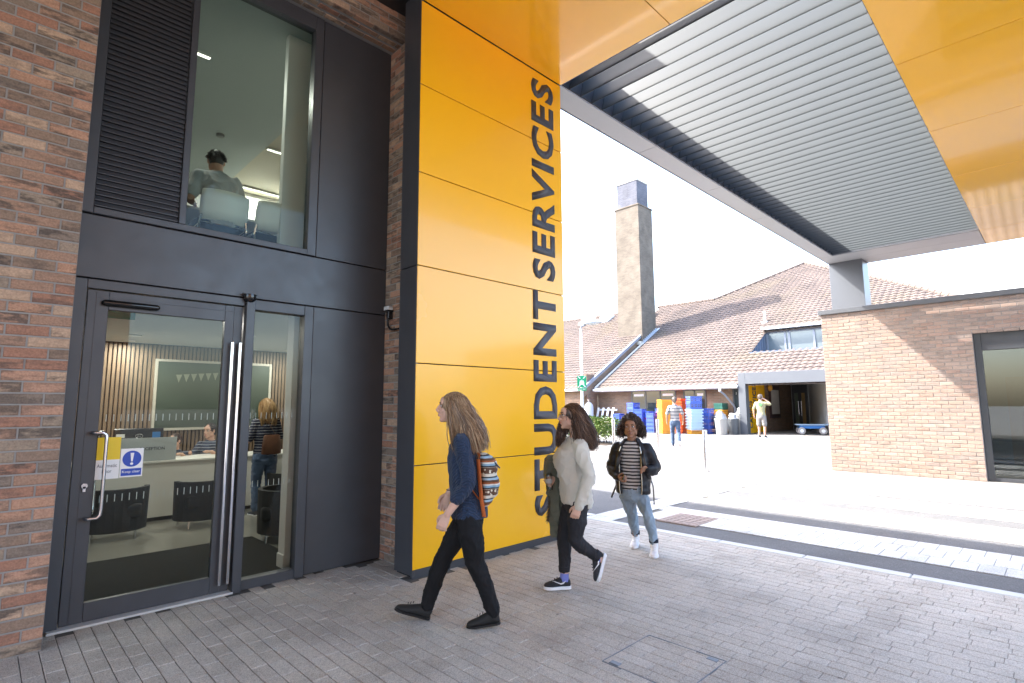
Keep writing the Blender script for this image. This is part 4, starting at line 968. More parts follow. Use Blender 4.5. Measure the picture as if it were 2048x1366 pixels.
def stack(x, y, rz, seq, where, z=None):
    z = gz(x) if z is None else z; n = len(seq)
    for i, (k_, cname) in enumerate(seq):
        pos = 'topmost' if i == n-1 else ('lowest' if i == 0 else ORD[i]+' up')
        nm = 'tray' if k_ in ('orange','red') else 'crate'
        o = link(nm, cm_[k_], None, (x+RB.uniform(-.01,.01), y+RB.uniform(-.01,.01), z)); o.rotation_euler = (0,0,rz+RB.gauss(0,0.02))
        tag(o, f'{cname} {nm}, {pos} in {where}', nm, 'stacked crates and trays by the campus building'); z += CH[k_]
stack(24.3,16.75,0.1,[('blue','blue')]*3,'the far left low blue stack')
stack(24.2,15.75,0.0,[('blue','blue')]*5,'the tall blue stack under the window')
stack(23.8,15.1,0.2,[('lowblue','blue')]*6,'the blue stack right of the curly haired walker')
stack(24.2,14.85,-0.1,[('blue','blue'),('blue','blue'),('crimson','crimson'),('blue','blue')],'the blue and crimson stack')
stack(23.4,14.15,0.05,[('lowblue','blue')]*5,'the low blue stack left of the orange trays')
stack(23.9,13.95,0.1,[('crimson','crimson')]*7 + [('lowblue','blue')],'the crimson stack behind the low blue one')
stack(22.9,13.15,-0.68,[('orange','orange')]*17,'the tall orange stack')
stack(23.9,12.95,0.0,[('red','red orange')]*12,'the red stack behind the striped shirt man')
stack(23.5,12.05,-0.60,[('orangeb','orange')] + [('pale','pale blue')]*7 + [('blue','blue')]*2,'the pale blue stack')
stack(24.2,11.75,0.0,[('blue','blue')]*4,'the blue stack behind the pale one')
stack(24.75,11.35,0.0,[('orangeb','orange')]*4 + [('orangeb','bright orange')]*2 + [('green','dark green')]*2,'the orange and green stack by the wall')
# bins
M_bing = mat('grey bin plastic',(0.22,0.225,0.23),0.5); M_bind = mat('dark bin plastic',(0.10,0.11,0.12),0.5); M_binw = mat('white bin plastic',(0.34,0.335,0.32),0.5); M_bag = mat('clear bin bag',(0.36,0.36,0.37),0.3)
def bin_(x, y, m, h, r, q, bag=True):
    t = thing('bin', q, 'bin', (x,y,gz(x)), group='waste bins beside the porch')
    b = MB(); b.lathe((0,0,0),[(r*0.78,0),(r*0.8,0.02),(r,h-0.05),(r*1.06,h-0.05),(r*1.06,h),(r*0.95,h),(r*0.9,h-0.1)],20); b.build('tub', m, t, smooth=True)
    for a in (0, math.pi): MB().tube([(r*math.cos(a),r*math.sin(a)-0.08,h-0.12),(r*1.18*math.cos(a),-0.06,h-0.1),(r*1.18*math.cos(a),0.06,h-0.1),(r*math.cos(a),0.08,h-0.12)],0.012,8).build('handle', m, t)
    if bag:
        b = MB(); rr = random.Random(int(x*100)); rings = []
        for k in range(7):
            z = h-0.06+0.05*k; s_ = r*(1.0-0.10*k+rr.uniform(-0.06,0.06)); rings.append((V((rr.uniform(-.03,.03),rr.uniform(-.03,.03),z)),V((s_,rr.uniform(-.04,.04),rr.uniform(-.02,.02))),V((0,s_*rr.uniform(0.8,1.1),0))))
        b.loft(rings,14); b.build('liner_bag', M_bag, t, smooth=True)
bin_(23.5,10.78,M_binw,0.72,0.28,'pale round bin with a bag, nearest the forecourt'); bin_(24.3,10.62,M_bind,0.70,0.25,'dark grey round bin next to the porch post'); bin_(24.4,11.25,M_bing,0.80,0.30,'grey round bin in front of the orange crates'); bin_(24.75,10.45,M_binw,0.95,0.22,'narrow white bin pressed against the porch post')
# leaning white frame
lf = thing('pallet', 'white painted pallet leaning against the brick wall left of the crates', 'pallet', (24.9,17.9,0.25))
lean = V((0.35,0,1)).normalized()
for k in range(4): c = V((-0.3,-0.5+k*0.33,0.62)); MB().obox(c, V((0.02,0,-0.007)), (0,0.06,0), lean*0.60).build('board', M_white, lf)
for zq in (0.12,0.6,1.08): MB().obox(V((-0.27,0,0.05))+lean*zq, V((0.03,0,0)), (0,0.60,0), lean*0.05).build('batten', M_white, lf)
cy = thing('gas_cylinder', 'tall pale grey gas cylinder standing behind the hedge by the wall', 'gas cylinder', (24.1,18.55,0.25))
b = MB(); b.lathe((0,0,0),[(0.22,0),(0.25,0.05),(0.25,1.2),(0.22,1.36),(0.12,1.46),(0.06,1.5)],20); b.build('body', mat('cylinder grey',(0.5,0.52,0.54),0.4), cy, smooth=True); b = MB(); b.lathe((0,0,1.5),[(0.04,0),(0.04,0.1),(0.07,0.1),(0.07,0.14)],12); b.build('valve', M_steel, cy)
# trolley
tr = thing('flat_trolley', 'blue flatbed trolley with pneumatic wheels parked in the porch', 'trolley', (26.6,8.1,0.25), R(25))
MB().box(-0.35,0.35,-0.62,0.62,0.40,0.45).build('platform', mat('trolley top',(0.30,0.42,0.55),0.5), tr, bevel=0.01); MB().box(-0.30,0.30,-0.5,0.5,0.26,0.40).build('chassis', mat('trolley blue',(0.03,0.16,0.45),0.4), tr, bevel=0.01)
for sx_ in (-1,1):
    for sy_ in (-1,1):
        w_ = MB(); w_.tube([(sx_*0.30,sy_*0.42,0.16),(sx_*0.38,sy_*0.42,0.16)],0.16,20); wo = w_.build('wheel', mat('wheel rubber',(0.35,0.32,0.30),0.8), tr, smooth=True, bevel=0.02)
        MB().tube([(sx_*0.37,sy_*0.42,0.16),(sx_*0.39,sy_*0.42,0.16)],0.08,14).build('hub', M_white, wo)
MB().tube([(-0.25,-0.6,0.42),(-0.25,-0.95,0.7),(0.25,-0.95,0.7),(0.25,-0.6,0.42)],0.02,8).build('handle', mat('trolley blue',(0.03,0.16,0.45),0.4), tr)
# hedge
def leaf_mat(name, cols):
    m, N, L, bs = principled(name); nt = m.node_tree; g = geo(nt); L.new(ramp(nt, g.outputs['Random Per Island'], cols), bs.inputs['Base Color']); bs.inputs['Roughness'].default_value = 0.6
    bs.inputs['Subsurface Weight'].default_value = 0.0; return m
hg = thing('hedge', 'low loose green hedge with pale blossoms beside the forecourt', 'hedge', (16.9,13.0,gz(16.9)))
rr = random.Random(11); b = MB(); fl = MB(); st = MB()
for i in range(15000):
    yy = rr.uniform(-1.3,4.6); xx = rr.gauss(0,0.45); top = 0.98+0.18*noise.noise(V((yy*1.3,xx,3)))+0.1*noise.noise(V((yy*4,xx*4,1)))
    if abs(xx) > 0.75: continue
    zc = top*math.sqrt(max(0.02,1-(xx/0.85)**2))*rr.uniform(0.12,1.0)**0.55
    c = V((xx,yy,zc)); s_ = rr.uniform(0.03,0.06); a = V((rr.gauss(0,1),rr.gauss(0,1),rr.gauss(0.3,0.7))).normalized(); d = a.cross(V((rr.random(),rr.random(),rr.random()))).normalized()
    b.add([c-a*s_,c+d*s_*0.5,c+a*s_,c-d*s_*0.5],[(0,1,2,3)])
    if i % 18 == 0 and xx < 0.1:
        for q in range(5):
            e = V((math.cos(q*1.256),math.sin(q*1.256),0.3)).normalized()*0.04; p2 = V((-e.y,e.x,0))*0.45; cc = c+V((-0.04,0,0.03)); fl.add([cc,cc+e*0.6+p2,cc+e,cc+e*0.6-p2],[(0,1,2,3)])
for k in range(60):
    yy = rr.uniform(-1.2,4.5); p = V((rr.gauss(0,0.12),yy,0)); st.tube([p,p+V((rr.gauss(0,.1),rr.gauss(0,.1),0.35)),p+V((rr.gauss(0,.25),rr.gauss(0,.25),0.75))],[0.012,0.009,0.004],5)
b.build('foliage', leaf_mat('hedge leaves',[(0,(0.045,0.10,0.02)),(0.5,(0.10,0.17,0.03)),(1,(0.20,0.25,0.05))]), hg); fl.build('blossoms', leaf_mat('blossom petals',[(0,(0.6,0.45,0.42)),(1,(0.75,0.70,0.62))]), hg); st.build('stems', mat('hedge bark',(0.10,0.07,0.045),0.9), hg)
sob = MB(); sob.quad((-0.9,-1.4,0.005),(0.9,-1.4,0.005),(0.9,4.7,0.005),(-0.9,4.7,0.005)); sob.build('soil_bed', mat('planting soil',(0.07,0.05,0.035),0.95,var=0.3,vscale=9), hg)
# ------------------------------------------------------------------ people
def fabric(name, col, rough=0.85, scale=350, var=0.12, weave=0.25, stripes=None, rib=None, sheen=0.12):
    m, N, L, bs = principled(name); nt = m.node_tree; tc = nt.nodes.new('ShaderNodeTexCoord'); pos = tc.outputs['Object']
    n1 = noise_tex(nt, 5, 4, pos); base = col
    c = mixc(nt, 1.0, (*col,), ramp(nt, n1.outputs[0], [(0.3,(1-var,)),(0.7,(1+var,))]), 'MULTIPLY')
    if stripes:
        sp_ = nt.nodes.new('ShaderNodeSeparateXYZ'); L.new(pos, sp_.inputs[0])
        wob = noise_tex(nt, 5, 2, pos); z_ = mth(nt, 'MULTIPLY_ADD', wob.outputs[0], 0.02, sp_.outputs[2])
        fr_ = mth(nt, 'FRACT', mth(nt, 'DIVIDE', z_, stripes[0])); c = mixc(nt, mth(nt, 'GREATER_THAN', fr_, stripes[1]), c, stripes[2])
    L.new(c, bs.inputs['Base Color']); bs.inputs['Roughness'].default_value = rough; bs.inputs['Specular IOR Level'].default_value = 0.25
    bs.inputs['Sheen Weight'].default_value = sheen if max(col) > 0.05 else 0.0
    n2 = noise_tex(nt, scale, 2, pos); h = n2.outputs[0]
    if rib:
        wv = nt.nodes.new('ShaderNodeTexWave'); wv.wave_type = 'BANDS'; wv.bands_direction = rib[1]; wv.inputs['Scale'].default_value = rib[0]; wv.inputs['Distortion'].default_value = 1.2; wv.inputs['Detail'].default_value = 2; L.new(pos, wv.inputs['Vector'])
        h = mth(nt, 'MULTIPLY_ADD', wv.outputs['Fac'], 1.6, h)
    bump(nt, bs, h, weave, 0.006); return m
def skin_mat(name, col):
    m, N, L, bs = principled(name); nt = m.node_tree; tc = nt.nodes.new('ShaderNodeTexCoord')
    n1 = noise_tex(nt, 14, 4, tc.outputs['Object'])
    c = mixc(nt, n1.outputs[0], tuple(q*0.86 for q in col), (min(1,col[0]*1.1), col[1]*0.98, col[2]*0.95)); L.new(c, bs.inputs['Base Color'])
    bs.inputs['Roughness'].default_value = 0.5; bs.inputs['Specular IOR Level'].default_value = 0.35
    bs.inputs['Subsurface Weight'].default_value = 0.12; bs.inputs['Subsurface Radius'].default_value = (0.012,0.005,0.003); return m
def hair_mat(name, cols):
    m, N, L, bs = principled(name); nt = m.node_tree; g_ = geo(nt); L.new(ramp(nt, g_.outputs['Random Per Island'], cols), bs.inputs['Base Color'])
    bs.inputs['Roughness'].default_value = 0.42; bs.inputs['Specular IOR Level'].default_value = 0.5; return m
def solid(name, b, voxel, m, parent, smooth=3, disp=None):
    """overlapping lofted volumes fused into one continuous skin"""
    me = b.mesh(name, m); bm = bmesh.new(); bm.from_mesh(me); bmesh.ops.recalc_face_normals(bm, faces=bm.faces); bm.to_mesh(me); bm.free()
    t = bpy.data.objects.new('tmp', me); COL.objects.link(t)
    md = t.modifiers.new('r','REMESH'); md.mode = 'VOXEL'; md.voxel_size = voxel; md.adaptivity = 0
    if smooth: ms = t.modifiers.new('s','SMOOTH'); ms.iterations = smooth; ms.factor = 0.5
    dg = bpy.context.evaluated_depsgraph_get(); out = bpy.data.meshes.new_from_object(t.evaluated_get(dg)); bpy.data.objects.remove(t); bpy.data.meshes.remove(me)
    out.name = name
    if disp:
        n = len(out.vertices); co = np.zeros(n*3); no = np.zeros(n*3); out.vertices.foreach_get('co', co); out.vertices.foreach_get('normal', no); co = co.reshape(-1,3); no = no.reshape(-1,3)
        d = np.array([disp(c) for c in co]); co = co + no*d[:,None]; out.vertices.foreach_set('co', co.reshape(-1))
    out.materials.clear(); out.materials.append(m); out.polygons.foreach_set('use_smooth', [True]*len(out.polygons)); out.update()
    return link(name, out, parent)
def folds(a=0.006, fx=9, fz=22, seed=0):
    def f(c):
        p = V((c[0]*fx+seed, c[1]*fx, c[2]*fz)); q = V((c[0]*30+seed, c[1]*30, c[2]*12))
        r = noise.noise(p); return a*(1-2*abs(r)) + a*0.35*noise.noise(q)
    return f
def creases(a=0.010, f1=6.0, f2=13.0, seed=0):
    def f(c):
        p = V((c[0]*f1+seed, c[1]*f1, c[2]*f1*0.55)); q = V((c[0]*f2, c[1]*f2+seed, c[2]*f2*0.8)); r1 = 1-abs(noise.noise(p))*2; r2 = 1-abs(noise.noise(q))*2
        return a*(max(0,r1)**3-0.35) + a*0.45*(max(0,r2)**3-0.3)
    return f
class Body:
    def __init__(s, label, base, th, name='person', group=None):
        s.root = thing(name, label, 'person', base, 0, group); t = R(th)
        s.F = V((math.cos(t), math.sin(t), 0)); s.L = V((-math.sin(t), math.cos(t), 0)); s.U = V((0,0,1))
    def p(s, f, l, u): return s.F*f + s.L*l + s.U*u
    def rings(s, R_, k=1.0): return [(s.p(f,0,u), s.L*w_*k, s.F*d*k) for u, f, w_, d in R_]
    def torso(s, b, R_, k=1.0, n=24): b.loft(s.rings(R_, k), n)
    def limb(s, b, pts, rad, n=14): b.tube([s.p(*q) for q in smooth_path(pts)], smooth_vals(rad, len(pts)), n, round_ends=True)
def smooth_path(pts, sub=3):
    """Catmull-Rom through joints so limbs bend over a short length"""
    P_ = [V(q) for q in pts]; out = []
    for i in range(len(P_)-1):
        p0 = P_[max(0,i-1)]; p1 = P_[i]; p2 = P_[i+1]; p3 = P_[min(len(P_)-1,i+2)]
        for k in range(sub):
            t = k/sub; cr = 0.5*((2*p1)+(p2-p0)*t+(2*p0-5*p1+4*p2-p3)*t*t+(3*p1-p0-3*p2+p3)*t**3); out.append(cr.lerp(p1.lerp(p2,t), 0.45))
    out.append(P_[-1]); return out
def smooth_vals(v, n, sub=3):
    out = []
    for i in range(n-1):
        for k in range(sub): out.append(v[i]+(v[i+1]-v[i])*k/sub)
    out.append(v[-1]); return out
def hand(b, wr, d, n, t, s=1.0, curl=0.5, grip=None):
    """palm, four fingers of unequal length, thumb from the side of the palm. d fingers, n palm side, t thumb side"""
    d, n, t = V(d).normalized(), V(n).normalized(), V(t).normalized(); wr = V(wr)
    b.loft([(wr+d*x*s, t*w_*s, n*h*s) for x, w_, h in ((-0.03,0.024,0.019),(0.0,0.025,0.018),(0.03,0.034,0.017),(0.06,0.040,0.0155),(0.085,0.040,0.013),(0.094,0.036,0.010))], 14)
    for off, ln, c_ in ((0.031,0.068,0.9),(0.0105,0.077,1.0),(-0.0105,0.072,1.05),(-0.030,0.056,1.15)):
        p = wr + d*0.084*s + t*off*s; pts = [p]; a = 0.12*curl
        for seg, fr in ((0.46,0.8),(0.30,1.3),(0.24,0.9)):
            a += curl*c_*fr*0.75; p = p + (d*math.cos(a)+n*math.sin(a)+t*off*0.6)*ln*seg*s; pts.append(p)
        b.tube(pts, [0.0098*s,0.0090*s,0.0082*s,0.0066*s], 8, round_ends=True)
    p = wr + d*0.022*s + t*0.026*s; q1 = p + (d*0.62+t*0.62+n*0.35)*0.036*s; q2 = q1 + (d*0.86+t*0.20+n*(0.2+0.4*curl))*0.030*s; q3 = q2 + (d*0.88-t*0.05+n*(0.25+0.5*curl))*0.024*s
    b.tube([p,q1,q2,q3], [0.014*s,0.0115*s,0.0100*s,0.0078*s], 8, round_ends=True)
def head(b, c, f, l, u, s=1.0, male=False):
    c = V(c); e = lambda x, y, z, rx, ry, rz: b.ell(c+f*x*s+l*y*s+u*z*s, f*rx*s, l*ry*s, u*rz*s, 18, 11)
    e(-0.012,0,0.026,0.094,0.073,0.094); e(0.022,0,-0.028,0.070,0.060,0.085); e(0.048,0,-0.068,0.038,0.040,0.044); e(0.070,0,-0.096,0.020,0.023,0.018)
    e(0.068,0,0.040,0.026,0.055,0.042); e(0.080,0,0.030,0.013,0.044,0.010)
    for sg in (-1,1):
        e(0.056,sg*0.034,-0.020,0.028,0.024,0.026); e(0.020,sg*0.052,-0.050,0.040,0.018,0.040)
        e(-0.010,sg*0.076,0.0,0.020,0.009,0.031); e(-0.006,sg*0.078,-0.022,0.011,0.008,0.013)
    b.tube([c+f*0.086*s+u*0.024*s, c+f*0.100*s+u*0.002*s, c+f*0.114*s-u*0.022*s, c+f*0.103*s-u*0.033*s], [0.008*s,0.0095*s,0.0125*s,0.011*s], 10, round_ends=True)
    for sg in (-1,1): e(0.096,sg*0.012,-0.028,0.010,0.008,0.008)
    e(0.090,0,-0.054,0.012,0.023,0.0065); e(0.088,0,-0.066,0.012,0.020,0.007); e(0.078,0,-0.050,0.016,0.030,0.022)
def face_bits(bd, c, f, l, u, s, lip, iris, brow, eyes=True):
    c = V(c)
    b = MB(); b.ell(c+f*0.0965*s-u*0.0535*s, f*0.0085*s, l*0.022*s, u*0.0048*s, 12, 7); b.ell(c+f*0.095*s-u*0.0635*s, f*0.0085*s, l*0.018*s, u*0.0055*s, 12, 7); b.build('lips', lip, bd.root, smooth=True)
    for sg in (-1,1):
        q = c+f*0.076*s+l*sg*0.031*s+u*0.010*s
        b = MB(); b.ell(q, f*0.0115*s, l*0.0135*s, u*0.0075*s, 12, 8); eo = b.build('eye', M_eye, bd.root, smooth=True)
        b = MB(); b.ell(q+f*0.0088*s+l*sg*(-0.001), f*0.0042*s, l*0.0058*s, u*0.0060*s, 10, 7); b.build('iris', iris, eo, smooth=True)
        b = MB(); b.tube([q+f*0.010*s+u*0.0075*s-l*0.014*s, q+f*0.0125*s+u*0.0095*s, q+f*0.010*s+u*0.0070*s+l*0.014*s], 0.0022*s, 6); b.build('eyelashes', brow, eo)
        b = MB(); b.tube([q+f*0.016*s+u*0.020*s-l*sg*0.017*s, q+f*0.017*s+u*0.0245*s, q+f*0.008*s+u*0.021*s+l*sg*0.019*s], [0.0035*s,0.0042*s,0.002*s], 6); b.build('eyebrow', brow, bd.root)
M_eye = mat('eye white', (0.72,0.70,0.67), 0.2); M_irisb = mat('iris brown', (0.05,0.025,0.012), 0.15); M_irisl = mat('iris grey', (0.10,0.12,0.12), 0.15)
M_lipp = mat('lip pink', (0.50,0.20,0.17), 0.4); M_lipb = mat('lip brown', (0.27,0.11,0.085), 0.4)
M_browd = mat('brow dark', (0.03,0.018,0.012), 0.8); M_browl = mat('brow light', (0.11,0.07,0.04), 0.8)
def strand(b, pts, r, n=4):
    k = len(pts); b.tube(pts, [r*(0.7+0.5*math.sin(math.pi*min(1,(i+1)/k*1.1)))*(1.0 if i < k-2 else 0.6) for i in range(k)], n)
def bez(p0, p1, p2, p3, n):
    return [p0*(1-t)**3 + p1*3*t*(1-t)**2 + p2*3*t*t*(1-t) + p3*t**3 for t in [i/(n-1) for i in range(n)]]
def push_out(p, c, f, l, u, rf, rl, ru):
    q = p-c; k = math.sqrt((q.dot(f)/rf)**2+(q.dot(l)/rl)**2+(q.dot(u)/ru)**2)
    return p if k >= 1 else c + q/max(k,1e-4)
def shoe(b, heel, toe, up, w_=1.0, h=1.0):
    heel, toe, up = V(heel), V(toe), V(up); d = toe-heel; L_ = d.length; d.normalize(); up = (up-d*up.dot(d)).normalized(); sd = d.cross(up)
    b.loft([(heel+d*L_*t+up*(h_*h/2), sd*q*w_, up*(h_*h/2)) for t, q, h_ in ((0,0.020,0.050),(0.04,0.029,0.066),(0.15,0.034,0.085),(0.32,0.037,0.088),(0.5,0.041,0.070),(0.68,0.045,0.052),(0.84,0.041,0.042),(0.95,0.028,0.034),(1.0,0.012,0.022))], 16)
    return d, up, sd
def sole(b, heel, toe, up, w_=1.0, th=0.018):
    heel, toe, up = V(heel), V(toe), V(up); d = toe-heel; L_ = d.length; d.normalize(); up = (up-d*up.dot(d)).normalized(); sd = d.cross(up)
    prof = [(-0.02,0.014),(0.0,0.026),(0.06,0.034),(0.2,0.037),(0.4,0.038),(0.6,0.045),(0.78,0.047),(0.92,0.036),(1.0,0.02),(1.02,0.008)]
    loop = [heel+d*L_*t+sd*q*w_ for t, q in prof] + [heel+d*L_*t-sd*q*w_ for t, q in reversed(prof)]
    b.prism([q-up*0.004 for q in loop], None, up*th)

# ---- first walker: long fair hair, navy jumper, patterned backpack
SK_pale = skin_mat('skin pale', (0.60,0.40,0.31)); SK_pale2 = skin_mat('skin fair', (0.56,0.37,0.28)); SK_br = skin_mat('skin brown', (0.30,0.165,0.10)); SK_tan = skin_mat('skin tan', (0.50,0.31,0.22))
w1 = Body('woman in navy cable knit jumper and black jeans striding past the yellow column', (2.6045,3.2725,0.0), 135)
P_ = w1.p; F_, L_, U_ = w1.F, w1.L, w1.U
T1 = [(0.755,-0.106,0.165,0.138),(0.80,-0.104,0.165,0.138),(0.93,-0.086,0.155,0.128),(1.06,-0.072,0.152,0.122),(1.17,-0.060,0.156,0.124),(1.26,-0.056,0.160,0.110),(1.33,-0.050,0.148,0.082),(1.38,-0.042,0.105,0.064),(1.408,-0.036,0.062,0.054)]
hc1 = P_(0.032,0,1.565); hf = (F_*0.995+U_*0.06+L_*0.05).normalized(); hl = U_.cross(hf).normalized(); hu = hf.cross(hl)
b = MB(); w1.torso(b, [(0.74,-0.105,0.13,0.09)]+T1[1:], 0.88)
b.tube([P_(-0.042,0,1.36),P_(-0.03,0,1.43),P_(-0.005,0,1.50)], [0.056,0.050,0.052], 16)
head(b, hc1, hf, hl, hu, 1.0)
w1.limb(b, [(-0.055,0.155,1.325),(-0.115,0.205,1.045),(0.034,0.205,0.815)], [0.045,0.040,0.027]); w1.limb(b, [(-0.055,-0.155,1.325),(-0.065,-0.205,1.06),(0.075,-0.195,0.90)], [0.045,0.040,0.027])
hand(b, P_(0.036,0.205,0.812), P_(0.42,0,-0.9), P_(-0.3,-0.95,0), P_(0.9,-0.1,0.4), 0.98, 0.55); hand(b, P_(0.078,-0.195,0.893), P_(0.4,0.05,-0.9), P_(-0.3,0.95,0), P_(0.9,0.1,0.4), 0.98, 0.5)
for sg, kn, an in ((-1,(0.085,-0.085,0.465),(0.215,-0.075,0.10)),(1,(-0.165,0.085,0.44),(-0.290,0.075,0.105))):
    w1.limb(b, [(-0.10,sg*0.08,0.80),kn,an], [0.07,0.045,0.033])
solid('body', b, 0.0045, SK_pale, w1.root, 2); face_bits(w1, hc1, hf, hl, hu, 1.0, M_lipp, M_irisl, M_browl)
M_knit = fabric('navy cable knit', (0.020,0.036,0.074), 0.9, 260, 0.2, 0.7, rib=(26,'DIAGONAL'))
b = MB(); w1.torso(b, T1)
w1.limb(b, [(-0.055,0.150,1.318),(-0.118,0.205,1.045),(-0.035,0.207,0.925)], [0.062,0.056,0.052]); w1.limb(b, [(-0.055,-0.150,1.318),(-0.065,-0.205,1.06),(0.0,-0.20,0.98)], [0.062,0.056,0.052])
cab = lambda c: 0.004*noise.noise(V((c[0]*12,c[1]*12,c[2]*20))) + 0.0035*math.sin((V(c).dot(F_))*150)*(0.6+0.4*math.sin(c[2]*70))
solid('jumper', b, 0.008, M_knit, w1.root, 4, cab)
M_bjean = fabric('black jeans', (0.0065,0.0065,0.0075), 0.8, 400, 0.2, 0.2)
b = MB(); w1.torso(b, [(0.665,-0.10,0.10,0.080),(0.70,-0.105,0.148,0.100),(0.78,-0.105,0.152,0.110),(0.86,-0.098,0.142,0.102)])
for sg, kn, cf, an in ((-1,(0.080,-0.085,0.465),(0.150,-0.082,0.30),(0.212,-0.075,0.105)),(1,(-0.160,0.085,0.44),(-0.232,0.082,0.28),(-0.288,0.075,0.115))):
    w1.limb(b, [(-0.10,sg*0.078,0.76),((-0.10+kn[0])/2,sg*0.084,0.61),kn,cf,an], [0.094,0.088,0.069,0.063,0.053])
solid('jeans', b, 0.008, M_bjean, w1.root, 4, creases(0.010,9,22,2))
M_shoeb = mat('black suede shoe', (0.010,0.010,0.010), 0.8, bmp=0.2)
for hl_, to_, an_ in (((0.195,-0.070,0.008),(0.452,-0.070,0.078),(0.215,-0.074,0.11)),((-0.335,0.074,0.034),(-0.098,0.070,0.004),(-0.288,0.074,0.12))):
    b = MB(); shoe(b, P_(*hl_), P_(*to_), U_); q = P_(*an_); b.tube([q-U_*0.06,q+U_*0.0], [0.042,0.040], 14); so_ = solid('shoe', b, 0.006, M_shoeb, w1.root, 3)
    b = MB(); sole(b, P_(*hl_), P_(*to_), U_, 1.0, 0.014); b.build('sole', M_black, so_)
    d = (P_(*to_)-P_(*hl_)).normalized(); sd = d.cross(U_); m0 = P_(*hl_)+d*0.125+U_*0.082
    for k in (0,1,2): MB().tube([m0+d*0.02*k-U_*0.008*k-sd*0.02,m0+d*0.02*k+U_*(0.006-0.008*k),m0+d*0.02*k-U_*0.008*k+sd*0.02],0.0028,6).build('lace', M_shoeb, so_)
# hair
M_hair1 = hair_mat('light brown hair', [(0,(0.10,0.057,0.028)),(0.35,(0.20,0.122,0.065)),(0.7,(0.33,0.22,0.125)),(1,(0.48,0.34,0.21))])
rr = random.Random(5); b = MB()
for i in range(3000):
    ph_ = rr.uniform(30,195); lam = rr.uniform(-82,82); s_ = max(0,(ph_-42)/153)
    d = hf*math.cos(R(ph_))*math.cos(R(lam)) + hl*math.sin(R(lam)) + hu*math.sin(R(ph_))*math.cos(R(lam))
    c0 = hc1+hu*0.018-hf*0.012; root = c0 + V(hf*d.dot(hf)*0.098+hl*d.dot(hl)*0.078+hu*d.dot(hu)*0.100)
    sd_ = math.sin(R(lam)); wv = rr.uniform(-1,1)
    ef = -0.030-0.190*min(1,s_*1.02)+rr.gauss(0,0.014)+0.0*wv; el = sd_*0.125+rr.gauss(0,0.012); eu = 1.235+0.075*(s_-0.3)*0.8+rr.uniform(-0.03,0.035)
    end = P_(ef,el,eu)
    if s_ < 0.25 and abs(lam) < 60: c1 = root + hl*math.copysign(0.06,lam) + hu*0.02 - hf*0.01
    else: c1 = root + d*0.045 - hf*0.015*s_
    c2 = end + U_*rr.uniform(0.12,0.20) + F_*(0.050*(1-s_)+0.012) + L_*sd_*0.012
    pts = bez(root,c1,c2,end,13); ph0 = rr.uniform(0,6.28); A = rr.uniform(0.003,0.012)
    pts = [push_out(q,c0,hf,hl,hu,0.100,0.080,0.102) + L_*A*math.sin(ph0+k*1.0)*k/12 + F_*A*1.2*math.cos(ph0*1.7+k*0.9)*k/12 for k, q in enumerate(pts)]
    strand(b, pts, rr.uniform(0.0016,0.0034))
b.ell(hc1+hu*0.026-hf*0.014, hf*0.096, hl*0.078, hu*0.097, 18, 12)
for i in range(160):
    ph_ = rr.uniform(60,195); lam = rr.uniform(-80,80); d = hf*math.cos(R(ph_))*math.cos(R(lam)) + hl*math.sin(R(lam)) + hu*math.sin(R(ph_))*math.cos(R(lam)); s_ = (ph_-60)/135
    root = hc1+hu*0.018-hf*0.012 + d*0.1; end = P_(-0.02-0.215*s_+rr.gauss(0,0.02),math.sin(R(lam))*0.14,1.24+rr.uniform(-0.06,0.12)); pts = bez(root,root+d*rr.uniform(0.03,0.07),end+U_*0.14+V((rr.gauss(0,.02),rr.gauss(0,.02),0)),end+V((rr.gauss(0,.02),rr.gauss(0,.02),0)),12); strand(b, pts, 0.0011, 3)
b.build('hair', M_hair1, w1.root, smooth=True)
b = MB(); q = P_(0.062,-0.196,0.925); b.tube([q+V((0.031*math.cos(t),0.031*math.sin(t),0)) for t in [2*math.pi*k/16 for k in range(17)]],0.004,6); b.build('bracelet', M_black, w1.root)
# backpack
def pattern_mat():
    m, N, L, bs = principled('woven backpack pattern'); nt = m.node_tree; tc = nt.nodes.new('ShaderNodeTexCoord'); sp_ = nt.nodes.new('ShaderNodeSeparateXYZ'); L.new(tc.outputs['Object'], sp_.inputs[0])
    z_ = mth(nt, 'FRACT', mth(nt, 'DIVIDE', sp_.outputs[2], 0.155))
    st_ = ramp(nt, z_, [(0,(0.55,0.50,0.40)),(0.30,(0.02,0.02,0.025)),(0.36,(0.20,0.33,0.42)),(0.46,(0.62,0.60,0.54)),(0.52,(0.30,0.09,0.03)),(0.60,(0.10,0.045,0.02)),(0.70,(0.30,0.42,0.50)),(0.80,(0.02,0.03,0.04)),(0.86,(0.60,0.55,0.45))], 'CONSTANT')
    v_ = nt.nodes.new('ShaderNodeTexVoronoi'); v_.inputs['Scale'].default_value = 38; L.new(tc.outputs['Object'], v_.inputs['Vector'])
    fl_ = ramp(nt, v_.outputs['Distance'], [(0.28,(1,)),(0.36,(0,))]); inb = mth(nt, 'LESS_THAN', mth(nt, 'ABSOLUTE', mth(nt, 'SUBTRACT', z_, 0.09)), 0.20)
    c = mixc(nt, inb, st_, mixc(nt, fl_, (0.10,0.05,0.03), (0.66,0.60,0.46))); L.new(c, bs.inputs['Base Color']); bs.inputs['Roughness'].default_value = 0.9
    n2 = noise_tex(nt, 300, 2, tc.outputs['Object']); bump(nt, bs, n2.outputs[0], 0.4, 0.004); return m
bp = thing('backpack', 'backpack with woven white, blue and brown pattern and rust orange straps', 'backpack', (2.6045,3.2725,0.0))
